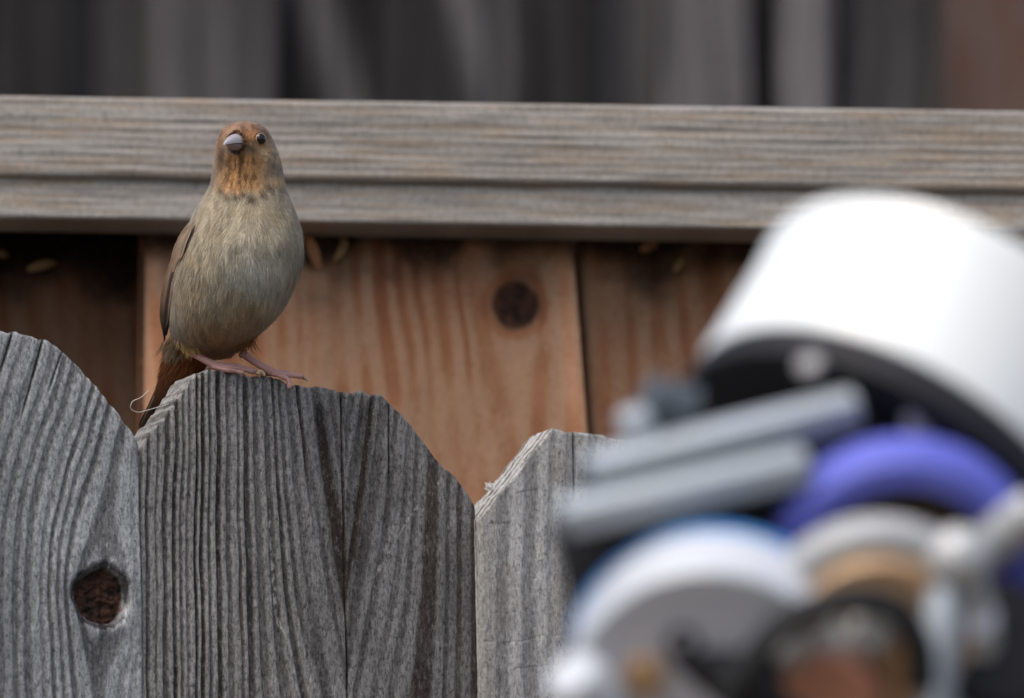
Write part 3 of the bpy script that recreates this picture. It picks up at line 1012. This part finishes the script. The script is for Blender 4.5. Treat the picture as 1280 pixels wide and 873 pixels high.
tag(mandible("upper_mandible", M_bill_u, 10.4, True), "pale lilac-grey upper half of the bill")
tag(mandible("lower_mandible", M_bill_l, 9.4, False), "pinkish grey lower half of the bill")


gp = [bb + (bS * 3.85 * (1 - t ** 1.5) ** 0.95 + bF * 9.6 * t + bW * (-0.06 - 0.5 * t ** 2)) / 1000 for t in np.linspace(0, 0.95, 16)]
Vm, Fm = sweep(np.array(gp), np.full(16, 0.00028), 6)
mesh_obj("mouth_line", Vm, Fm, simple("mouth_dark", (0.06, 0.04, 0.04), 0.7), bird)


def ball(name, c, r, mat, parent, nseg=24, nr=14, scl=(1, 1, 1)):
    V = []
    for i in range(nr + 1):
        th_ = math.pi * i / nr
        for j in range(nseg):
            a2 = 2 * math.pi * j / nseg
            V.append(c + r * np.array([math.sin(th_) * math.cos(a2) * scl[0], math.sin(th_) * math.sin(a2) * scl[1], math.cos(th_) * scl[2]]))
    return mesh_obj(name, np.array(V), grid_faces(nr + 1, nseg, wrap=True), mat, parent)


en = samp  # keep name free
ey = ball("eye", eye_c, 0.0028, M_eye, bird)
# lids: a thin ring of skin round the eye, set on the face
e_n = cvec(0.56, 0.10, -0.82); e_n /= np.linalg.norm(e_n)
e_s = np.cross(e_n, UP); e_s /= np.linalg.norm(e_s); e_u = np.cross(e_s, e_n)
ang = np.linspace(0, 2 * np.pi, 33)
ringp = eye_c + e_n * 0.0013 + 0.00232 * (np.cos(ang)[:, None] * e_s + 0.92 * np.sin(ang)[:, None] * e_u)
Vr, Fr = sweep(ringp, np.full(33, 0.00034), 8, False)
mesh_obj("eyelid", Vr, Fr, M_lid, ey)
eye2 = B(BILL0[0], BILL0[1], surf_v(*BILL0)) + cvec(-0.2, 0.05, 0.9) * 0.0130 + cvec(-0.82, 0, 0.3) * 0.0048
ball("eye", eye2, 0.0024, M_eye, bird)


# --- legs
def leg(tarsus, tr, toes):
    Vl, Fl = sweep(Bpath(tarsus, 14), np.interp(np.linspace(0, 1, 14), [0, .12, .5, .9, 1], [tr * 1.25, tr, tr * .9, tr * 1.0, tr * 1.2]) / 1000, 12)
    lo = mesh_obj("leg", Vl, Fl, M_leg, bird)
    for pts in toes:
        n_ = 30
        pth = Bpath(pts, n_)
        t = np.linspace(0, 1, n_)
        r = 1.22 * (1 - 0.35 * t) * (1 + 0.13 * np.sin(t * 19)) / 1000
        nt_ = 24
        Vt, Ft = sweep(pth[:nt_], r[:nt_], 10)
        to = mesh_obj("toe", Vt, Ft, M_leg, lo)
        rc = np.linspace(0.75, 0.08, n_ - nt_ + 2) / 1000
        Vc, Fc = sweep(pth[nt_ - 2:], rc, 8)
        c_ = mesh_obj("claw", Vc, Fc, M_claw, lo)
    return lo


leg([(236, 438, 9), (252, 448, 3), (270, 457.5, -4)], 1.65,
    [[(266, 456, -4), (284, 459.5, -7), (302, 462, -5), (318, 466, -2.5), (327, 474, -3.5)],
     [(267, 458, -5), (280, 462, -9), (296, 464.5, -8), (306, 468, -8.5), (310, 475, -9)],
     [(266, 457, -3), (262, 459, 2), (259, 463, 8), (258, 470, 10)],
     [(268, 456, -3), (290, 457.5, -2), (310, 461.5, 0), (322, 466, 1.5), (331, 471, 2)]])
leg([(302, 441, 8), (318, 452.5, 6), (341, 466, 3)], 1.65,
    [[(337, 464.5, 3), (352, 468, 2), (366, 470, 3), (379, 472, 5), (386, 478, 3.5)],
     [(339, 466, 3), (351, 470.5, 0), (359, 474, -1.2), (361.5, 483, -2.2), (357.5, 494, -1.0)],
     [(338, 465, 4), (350, 466, 6), (364, 468.5, 8), (376, 471.5, 10), (383, 476, 11)],
     [(338, 466, 4), (332, 468, 9), (328, 471, 14), (326, 477, 17)]])


# --- feathers
def feather(name, pts, wmm, wdir, c_mid, c_edge, c_tip, parent, n_=22, tipshape=0.55):
    q = Bpath(pts, n_)
    T = np.gradient(q, axis=0); T /= np.linalg.norm(T, axis=1, keepdims=True)
    W = cvec(*wdir); W = W / np.linalg.norm(W)
    V = []; C = []
    us = np.linspace(-1, 1, 9)
    for i in range(n_):
        t = i / (n_ - 1)
        wv = wmm * (0.35 + 0.65 * sstep(0, 0.35, t)) * (1 - sstep(1 - tipshape * .45, 1.0, t) * 0.93) / 1000 / 2
        s = W - T[i] * (W @ T[i]); s /= np.linalg.norm(s)
        nn = np.cross(T[i], s)
        for u_ in us:
            V.append(q[i] + s * u_ * wv + nn * (0.00035 * (1 - u_ * u_)))
            e = abs(u_) ** 2.2
            c = lin(c_mid) * (1 - e) + lin(c_edge) * e
            tt_ = sstep(0.55, 1.0, t)
            c = c * (1 - tt_) + lin(c_tip) * tt_
            if abs(u_) < 0.1: c = c * 0.7
            C.append(c * 1.2 * (0.9 + 0.2 * ((i * 7 + int(u_ * 8)) % 5) / 5))
    V = np.array(V)
    # give the vane a real thickness
    F = grid_faces(n_, 9)
    nn = np.cross(T, np.broadcast_to(W, T.shape)); nn /= np.linalg.norm(nn, axis=1, keepdims=True)
    V2 = V - np.repeat(nn, 9, 0) * 0.00018
    Fa = F.tolist() + (F[:, ::-1] + len(V)).tolist()
    for i in range(n_ - 1):
        for e in (0, 8):
            a0, a1 = i * 9 + e, (i + 1) * 9 + e
            Fa.append([a0, a1, a1 + len(V), a0 + len(V)])
    return mesh_obj(name, np.concatenate([V, V2]), Fa, M_quill, parent, colattr=np.array(C + C))


def wing(mirror):
    """folded wing: shoulder coverts, then long flight feathers shingled back along the flank"""
    def mp(pts):
        if not mirror: return [(x + 0.5, y, v_ - 7) for (x, y, v_) in pts]
        return [(2 * (301 - (y - 300) * 0.06) - x - 42 - (y - 300) * 0.20, y - 8, v_ + 12) for (x, y, v_) in pts]
    sg = -1 if mirror else 1
    Vw, Fw = sweep(Bpath(mp([(244, 272, 8), (230, 300, 10), (219, 335, 13), (212, 370, 17), (209, 400, 22), (207, 418, 26)]), 20),
                   np.stack([np.interp(np.linspace(0, 1, 20), [0, .2, .6, 1], [2, 5, 5, 1.0]), np.interp(np.linspace(0, 1, 20), [0, .2, .6, 1], [3, 12, 11, 2])], 1)[:, ::-1] / 1000 * 0.55, 14)
    wo = mesh_obj("wing", Vw, Fw, M_body, bird, colattr=np.broadcast_to(lin((104, 88, 74)), (len(Vw), 3)))
    for k in range(7):
        f = k / 6
        feather("flight_feather", mp([(226 - 5 * f, 305 + 10 * f, 0 + 12 * f), (213 - 4.0 * f, 350, 3 + 13 * f), (207 - 3.0 * f, 388, 9 + 13 * f), (205 - 1.0 * f + 1, 418 + 8 * f, 17 + 12 * f)]),
                5.2, (-0.55 * sg, 0, 0.84), (42, 33, 28), (150, 124, 100), (44, 36, 32), wo)
    for k in range(6):
        f = k / 5
        feather("covert", mp([(241 - 9 * f, 279 + 9 * f, -7 + 16 * f), (230 - 8 * f, 302 + 5 * f, -6 + 17 * f), (222 - 8 * f, 328 + 5 * f, -3 + 17 * f)]),
                5.5, (-0.45 * sg, 0, 0.9), (104, 88, 72), (142, 124, 104), (118, 98, 80), wo)
    for k in range(6):
        f = k / 5
        feather("covert", mp([(230 - 9 * f, 305 + 9 * f, -3 + 14 * f), (221 - 7 * f, 330 + 5 * f, -1 + 15 * f), (214.5 - 6 * f, 358 + 5 * f, 3 + 15 * f)]),
                5.5, (-0.45 * sg, 0, 0.9), (78, 62, 50), (146, 124, 102), (122, 102, 84), wo)


wing(False)
wing(True)

# --- tail: long feathers hanging behind the picket, with rufous coverts over their base
Vt_, Ft_ = sweep(Bpath([(250, 420, 22), (238, 438, 26), (226, 462, 30), (212, 490, 34), (203, 512, 38)], 18),
                 np.stack([np.interp(np.linspace(0, 1, 18), [0, .4, 1], [10, 8.5, 2.5]), np.interp(np.linspace(0, 1, 18), [0, .4, 1], [6, 4, 1.0])], 1) / 1000, 14)
tail = mesh_obj("tail", Vt_, Ft_, M_body, bird, colattr=np.broadcast_to(lin((84, 52, 30)) * 1.1, (len(Vt_), 3)))
for k in range(8):
    f = k / 7
    feather("tail_feather", [(238 + 8 * f, 432, 29 + 1.2 * k), (213 + 16 * f, 470, 36 + 1.2 * k), (193 + 14 * f, 512, 43 + 1.0 * k), (176 + 10 * f, 547 - 1 * k, 50 + 0.8 * k)],
            9.5 if k else 6.5, (0.9, 0.35, 0.25), (70, 44, 28) if k else (56, 42, 34), (62, 44, 32) if k else (140, 116, 94), (26, 22, 20) if k else (92, 76, 64), tail, tipshape=0.3)
# rufous under-tail coverts as barbs
nT = 5000
t = rng.random(nT) ** 0.8
cpx = np.interp(t, [0, .4, 1], [246, 228, 206]); cpy = np.interp(t, [0, .4, 1], [425, 458, 505]); cvv = np.interp(t, [0, .4, 1], [18, 23, 34])
wdt = np.interp(t, [0, .4, 1], [28, 24, 11])
off = rng.uniform(-1, 1, nT)
pp = B(cpx + off * wdt * 0.9, cpy + off * wdt * .45, cvv + 4.5 * off ** 2)
f_ = cvec(-0.5, -0.85, 0.18)[None] + rng.normal(0, 0.10, (nT, 3)); f_ /= np.linalg.norm(f_, axis=1, keepdims=True)
s_ = np.cross(f_, -FW[None]); s_ /= np.linalg.norm(s_, axis=1, keepdims=True)
l_ = rng.uniform(4, 8, nT)[:, None] / 1000 * (1 - .4 * t)[:, None]; w_ = 0.00016
T = np.stack([pp - s_ * w_, pp + s_ * w_, pp + f_ * l_ * .5 - s_ * w_, pp + f_ * l_ * .5 + s_ * w_, pp + f_ * l_], 1)
cc = (lin((122, 72, 38))[None] * (1 - t)[:, None] + lin((52, 34, 24))[None] * t[:, None]) * 1.1 * np.exp(rng.normal(0, 0.22, nT))[:, None]
bi = (np.arange(nT) * 5)[:, None]
uc = mesh_obj("undertail_coverts", T.reshape(-1, 3), (bi + np.array([[0, 1, 3, 2]])).tolist() + (bi + np.array([[2, 3, 4]])).tolist(), M_fea, tail,
              colattr=np.stack([cc * .8, cc * .8, cc, cc, cc * 1.1], 1).reshape(-1, 3))
tag(uc, kind="stuff")
# ------------------------------------------------------------------ telescope in front, far out of focus
D0 = 3.80
KP = FPX / D0 / 1000.0        # photo pixels per mm there


def S(px, py, dv=0.0):
    return P(px, py, D0 + np.asarray(dv, float) / 1000.0)


base0 = S(1040, 700)
scope = empty("telescope", (base0[0], base0[1], 0))
tag(scope, "white-tubed telescope with blue and silver fittings on a tripod, blurred in front of the fence", "telescope")
M_white = simple("white_enamel", (0.66, 0.69, 0.69), 0.35, 0, 0.5, 0.02, 20)
M_blk = simple("black_anodised", (0.014, 0.014, 0.017), 0.6, 0, 0.2, 0.2, 80)
M_barg = simple("grey_anodised", (0.36, 0.40, 0.44), 0.45, 0.2, 0.5, 0.06, 80)
M_slate = simple("slate_anodised", (0.06, 0.075, 0.09), 0.5, 0.2, 0.5, 0.1, 80)
M_blue = simple("blue_anodised", (0.13, 0.15, 0.60), 0.38, 0.15, 0.5, 0.06, 80)
M_silv = simple("silver_metal", (0.42, 0.43, 0.43), 0.4, 0.2, 0.5, 0.05, 80)
M_gface = simple("grey_plate", (0.62, 0.64, 0.71), 0.5, 0.0, 0.5, 0.08, 80)
M_tan = simple("tan_brass", (0.50, 0.32, 0.18), 0.45, 0.2, 0.5, 0.08, 80)
M_cop = simple("copper_brown", (0.34, 0.15, 0.09), 0.45, 0.2, 0.5, 0.15, 80)
M_lens = simple("pale_enamel", (0.50, 0.53, 0.57), 0.3, 0, 0.5, 0.03, 60)
M_brn = simple("brown_grease", (0.10, 0.075, 0.055), 0.5, 0, 0.4, 0.3, 60)
M_scr = simple("steel_screw", (0.16, 0.16, 0.17), 0.4, 0.3, 0.5, 0.1, 80)
M_sky = simple("light_blue", (0.07, 0.27, 0.66), 0.4, 0, 0.5, 0.05, 80)
M_rub = simple("black_rubber", (0.012, 0.012, 0.013), 0.6, 0, 0.3, 0.2, 80)


def basis(axis):
    a = np.asarray(axis, float); a = a / np.linalg.norm(a)
    r = np.array([0, 0, 1.0]) if abs(a[2]) < 0.9 else np.array([1.0, 0, 0])
    s = np.cross(a, r); s /= np.linalg.norm(s)
    return a, s, np.cross(s, a)


def lathe(name, c, axis, prof, mat, parent=scope, nseg=64, closed=False):
    """prof: (along, radius) in mm"""
    a, s, t = basis(axis)
    an = np.linspace(0, 2 * np.pi, nseg, endpoint=False)
    V = [c + (a * al + (np.cos(an)[:, None] * s + np.sin(an)[:, None] * t) * max(r, 0.01)) / 1000 for al, r in prof]
    if closed: V.append(V[0])
    V = np.concatenate(V)
    return mesh_obj(name, V, grid_faces(len(prof) + (1 if closed else 0), nseg, wrap=True), mat, parent, sharp=35)


def ringp(al0, al1, r0, r1, bv=1.0):
    """profile of a flat ring: outer r0, inner r1, from al0 to al1"""
    return [(al0, r1), (al0, r0 - bv), (al0 + bv, r0), (al1 - bv, r0), (al1, r0 - bv), (al1, r1)]


ax_t = cvec(0.454, 0.728, 0.52)
c_t = S(1110, 602, 0)
RT_ = 71.5
ds = lathe("dew_shield", c_t, ax_t, [(0, RT_ - 3), (0, RT_ - .6), (0.6, RT_), (50, RT_), (52, RT_ + .8), (56, RT_ + .8), (57, RT_ - 2), (2, RT_ - 3)], M_white)
lathe("tube_ring", c_t, ax_t, [(-13, 0.1), (-13, RT_ - 4), (-11, RT_ + 0.4), (-2, RT_ + 0.4), (0.4, RT_ - 1)], M_blk)
lathe("main_tube", c_t, ax_t, [(-120, 0.1), (-120, 48), (-119, 49), (-12, 49)], M_blk)
lathe("screw", c_t - ax_t * 0.012 + cvec(-0.25, 0.55, -0.62) / np.linalg.norm([.25, .55, .62]) * 0.0724, cvec(-0.25, 0.55, -0.62), [(-3, 0.1), (-3, 4.5), (0.6, 4.5), (1.2, 3.6), (1.2, 0.1)], M_scr, nseg=20)


def bar(name, p0, p1, w, h, mat, depth=(0, 0), tilt=0.35):
    A = S(p0[0], p0[1], depth[0]); Bq = S(p1[0], p1[1], depth[1])
    l = Bq - A; Ln = np.linalg.norm(l); l = l / Ln
    up_ = UP - FW * tilt; up_ = up_ - l * (up_ @ l); up_ /= np.linalg.norm(up_)
    s = np.cross(l, up_)
    return box(name, (A + Bq) / 2, (Ln, h / 1000, w / 1000), (l, up_, s), mat, scope, 0.0015)


bar("dovetail_bar", (738, 588), (1072, 506), 13, 8.5, M_barg, (-72, -62))
bar("dovetail_bar", (704, 648), (1010, 580), 13, 9.5, M_barg, (-84, -74))
bar("clamp_plate", (735, 618), (1030, 548), 22, 14, M_slate, (-62, -52))
bar("saddle", (706, 722), (985, 655), 22, 34, M_blk, (-58, -52), 0)
bar("saddle_plate", (712, 800), (930, 800), 20, 44, M_blk, (-48, -48), 0)
lathe("clamp_knob", S(838, 512, -58), cvec(-0.9, 0.25, -0.2), [(-7, 0.1), (-7, 9), (8, 9), (9, 8), (9, 0.1)], M_slate, nseg=24)
lathe("locking_screw", S(800, 548, -62), cvec(-0.2, 0.9, -0.3), [(-8, 0.1), (-8, 6), (8, 6), (9, 5), (9, 0.1)], M_barg, nseg=20)

# blue ring and the small pale block on it
ax_b = cvec(0.05, -0.38, -0.92)
lathe("focuser_ring", S(1128, 718, -62), ax_b, ringp(-14, 4, 43, 31, 4), M_blue)
lathe("focuser_tube", S(1128, 705, -40), ax_b, [(-40, 38), (-2, 38), (-2, 30), (16, 30), (16, 0.1)], M_brn)
bar("finder_shoe", (1128, 520), (1196, 517), 16, 10, M_silv, (-52, -50))
# silver ring, tan face, black lead
ax_s = cvec(0.05, -0.34, -0.94)
c_s = S(1095, 795, -80)
lathe("setting_ring", c_s, ax_s, ringp(-8, 6, 38, 29, 2.5), M_silv)
lathe("setting_face", c_s, ax_s, [(-6, 30), (6, 29), (9, 27), (9, 18), (4, 0.1)], M_tan)
lathe("eyepiece_holder", S(1040, 868, -88), cvec(-.1, -.2, -.97), [(-10, 0.1), (-10, 17), (12, 16), (14, 14), (14, 0.1)], M_cop)
lathe("thumb_screw", S(1088, 792, -98), cvec(.3, .5, -.8), [(-9, 0.1), (-9, 7), (3, 7), (5, 5), (5, 0.1)], M_silv, nseg=20)
lathe("thumb_screw", S(985, 812, -98), cvec(-.5, .5, -.7), [(-9, 0.1), (-9, 6), (3, 6), (5, 5), (5, 0.1)], M_silv, nseg=20)
ca = smooth_path([(905, 880, -110), (935, 835, -112), (975, 785, -112), (1030, 757, -110), (1085, 752, -108), (1125, 768, -106), (1146, 800, -104), (1150, 860, -100)], 40)
Vc, Fc = sweep(S(ca[:, 0], ca[:, 1], ca[:, 2]), np.full(40, 0.0048), 14)
mesh_obj("power_cable", Vc, Fc, M_rub, scope)
# pale drum at the left with its grey face
ax_d = cvec(-0.05, -0.42, -0.90)
c_d = S(890, 866, -88)
lathe("camera_drum", c_d, ax_d, [(-26, 0.1), (-22, 43), (-22, 44.5), (2, 44.5), (4, 43), (4, 37)], M_lens)
lathe("blue_band", c_d, ax_d, ringp(-27, -22.2, 45.2, 30, 1), M_sky)  # thin light blue ring round the drum's back edge
dl = lathe("drum_face", c_d, ax_d, [(2, 40), (3.5, 37.5), (2, 30), (1, 0.1)], M_gface)
lathe("port", c_d + cvec(-0.009, 0.0165, -0.007), ax_d, [(-1, 5.5), (3, 5.5), (2.5, 4), (1, 0.1)], M_rub, nseg=20)
lathe("port_cap", c_d + cvec(-0.021, 0.006, -0.006), ax_d, [(-1, 6.5), (3.5, 6.5), (4, 5), (4, 0.1)], M_tan, nseg=20)
lathe("drum_handle", c_d + cvec(-0.039, 0.001, -0.005), cvec(-.5, .6, -.6), [(-14, 0.1), (-14, 10), (6, 10), (9, 8), (9, 0.1)], M_lens, nseg=28)
lathe("drum_collar", c_d + cvec(0.024, 0.022, 0.0), cvec(.4, .5, -.75), [(-8, 0.1), (-8, 12), (4, 12), (6, 10), (6, 0.1)], M_gface, nseg=28)
# strut and knobs on the right
bar("strut", (1166, 905), (1182, 735), 9, 10, M_barg, (-98, -92), 0)
ball("ball_joint", S(1198, 700, -92), 0.0105, M_silv, scope)
lathe("side_motor", S(1245, 815, -70), cvec(0.1, 0.2, -.97), [(-30, 0.1), (-30, 21), (8, 21), (11, 18), (11, 0.1)], M_blk)
lathe("motor_cap", S(1220, 772, -84), cvec(0.1, 0.2, -.97), [(-4, 0.1), (-4, 6.5), (2, 6.5), (3, 5), (3, 0.1)], M_gface, nseg=24)
lathe("side_knob", S(1262, 662, -72), cvec(0.75, 0.6, -.4), [(-12, 0.1), (-12, 7.5), (10, 7.5), (12, 6), (12, 0.1)], M_silv, nseg=28)
lathe("rear_ring", S(1300, 720, -58), ax_b, ringp(-10, 4, 18, 9, 3), M_blue)
# mount head, column and tripod below the picture
hub = S(1060, 860, -20)
box("mount_head", S(1040, 800, -28), (0.075, 0.06, 0.10), (RT, FW, UP), M_blk, scope, 0.006)
box("mount_arm", (hub + c_t - ax_t * 0.07) / 2, (0.05, 0.06, 0.12), (RT, np.array([0, 1.0, 0]), zax), M_blk, scope, 0.006)
col_top = S(1050, 900, -25)
cl = np.array([base0[0], base0[1], 0])
Vc, Fc = sweep([col_top + zax * 0.03, np.array([col_top[0], col_top[1], 1.05])], [0.03, 0.03], 24)
mesh_obj("column", Vc, Fc, M_blk, scope, sharp=40)
for k in range(3):
    a2 = 2 * math.pi * k / 3 + 0.4
    foot = np.array([col_top[0] + 0.55 * math.cos(a2), col_top[1] + 0.55 * math.sin(a2), 0.0])
    tp = np.array([col_top[0] + 0.02 * math.cos(a2), col_top[1] + 0.02 * math.sin(a2), 1.2])
    Vc, Fc = sweep([tp, tp * .5 + foot * .5, foot], [0.017, 0.016, 0.014], 16)
    mesh_obj("leg", Vc, Fc, M_silv, scope, sharp=40)
# ------------------------------------------------------------------ small loose things
M_hair = simple("pale_fibre", (0.62, 0.58, 0.52), 0.6, 0, 0.4, 0.1, 300)
M_fluff = simple("white_fluff", (0.75, 0.73, 0.70), 0.9, 0, 0.2, 0.1, 300)
M_leaf = simple("dry_leaf", (0.30, 0.145, 0.07), 0.8, 0, 0.2, 0.3, 200)
M_leaf2 = simple("dry_straw", (0.20, 0.13, 0.065), 0.8, 0, 0.2, 0.3, 200)
hp = Bpath([(186, 488, -31), (176, 497, -32), (165, 503, -33), (163, 510, -33), (170, 515, -31), (184, 513, -27), (196, 509.5, -23), (208, 506, -18), (214, 503, -16)], 50)
Vh, Fh = sweep(hp, np.full(50, 0.00013), 6)
tag(mesh_obj("fibre", Vh, Fh, M_hair, None, origin=hp[-1]), "thin pale looping fibre caught on the sawn picket edge below the bird's tail", "fibre")

# white fluff at the foot of the pale picket's sloping edge
fc = on_plane(612, 607, Q1, n1) + (-n1) * 0.004 * 0
pts = []
Vf = []; Ff = []
rr2 = np.random.default_rng(5)
fc = on_plane(611, 606, Q1 - n1 * 0.006, n1)
for k in range(60):
    d_ = rr2.normal(0, 1, 3); d_ /= np.linalg.norm(d_)
    pth = fc + np.outer(np.linspace(0, 1, 5), d_ * rr2.uniform(0.0008, 0.0022)) + rr2.normal(0, 0.00012, (5, 3)) + RT * rr2.uniform(-.001, .0015) + UP * rr2.uniform(-.0022, .0005)
    v_, f__ = sweep(pth, np.linspace(0.00022, 0.00006, 5), 4)
    Ff += [[i + len(Vf) for i in q] for q in f__]; Vf += v_.tolist()
tag(mesh_obj("fluff", np.array(Vf), Ff, M_fluff, None, origin=fc), "tiny tuft of white fluff on the sloping edge of the pale picket", "fluff")


def scrap(name, pts, w, mat, label, cat, Q=None, group=None):
    """curled dry scrap lying against the red fence; pts photo pixels with offset (mm) from the boards"""
    q = smooth_path(pts, 14)
    c = np.array([on_plane(a[0], a[1], Q2 + n2 * (a[2] / 1000), n2) for a in q])
    T = np.gradient(c, axis=0); T /= np.linalg.norm(T, axis=1, keepdims=True)
    s = np.cross(T, n2[None]); s /= np.linalg.norm(s, axis=1, keepdims=True)
    V = []
    for i in range(14):
        t = i / 13
        ww = w / 1000 * (0.25 + 0.75 * math.sin(math.pi * (0.1 + 0.85 * t)))
        for u_ in (-1, -.5, 0, .5, 1):
            V.append(c[i] + s[i] * u_ * ww + n2 * (0.0014 * u_ * u_))
    V = np.array(V); F = grid_faces(14, 5)
    V2 = V - n2 * 0.0005
    Fa = F.tolist() + (F[:, ::-1] + len(V)).tolist()
    for i in range(13):
        for e in (0, 4):
            a0, a1 = i * 5 + e, (i + 1) * 5 + e
            Fa.append([a0, a1, a1 + len(V), a0 + len(V)])
    o = mesh_obj(name, np.concatenate([V, V2]), Fa, mat, None, origin=c[7])
    return tag(o, label, cat, group)


scrap("dry_leaf", [(384, 294, 5), (388, 306, 6), (394, 322, 4), (400, 338, 1)], 2.6, M_leaf, "curled orange dry leaf hanging on the red board beside the bird's breast", "leaf")
scrap("leaf_scrap", [(418, 326, 1), (426, 316, 3), (430, 304, 3), (427, 296, 2)], 2.0, M_leaf2, "small straw-coloured scrap on the dark stained and shaded board right of the curled orange leaf", "leaf scrap")
scrap("leaf_scrap", [(34, 338, -26), (48, 334, -24), (60, 331, -24), (70, 330, -26)], 2.2, M_leaf2, "long straw-coloured scrap in the black shade above the dark recessed board", "leaf scrap")
scrap("leaf_scrap", [(-6, 318, -26), (2, 319, -24), (10, 320, -26)], 2.0, M_leaf2, "short straw-coloured scrap beside a longer one above the dark recessed board", "leaf scrap")
scrap("leaf_scrap", [(800, 314, -8), (812, 309, -6), (822, 306, -8)], 2.2, M_leaf, "orange-brown scrap under the rail on the board beside the telescope", "leaf scrap")
scrap("leaf_scrap", [(842, 340, -9), (848, 333, -7), (854, 324, -8)], 1.8, M_leaf2, "upright straw-coloured scrap under the rail on the board beside the telescope", "leaf scrap")
sp = Bpath([(322, 468, -3), (325, 464, -3), (329, 466, -2.5), (331, 470, -3)], 10)
Vs, Fs = sweep(sp, np.linspace(0.0009, 0.0004, 10), 6)
tag(mesh_obj("splinter", Vs, Fs, simple("raw_wood", (0.55, 0.40, 0.22), 0.7), None, origin=sp[0]), "tiny yellow wood splinter on the picket top between the bird's feet", "splinter")
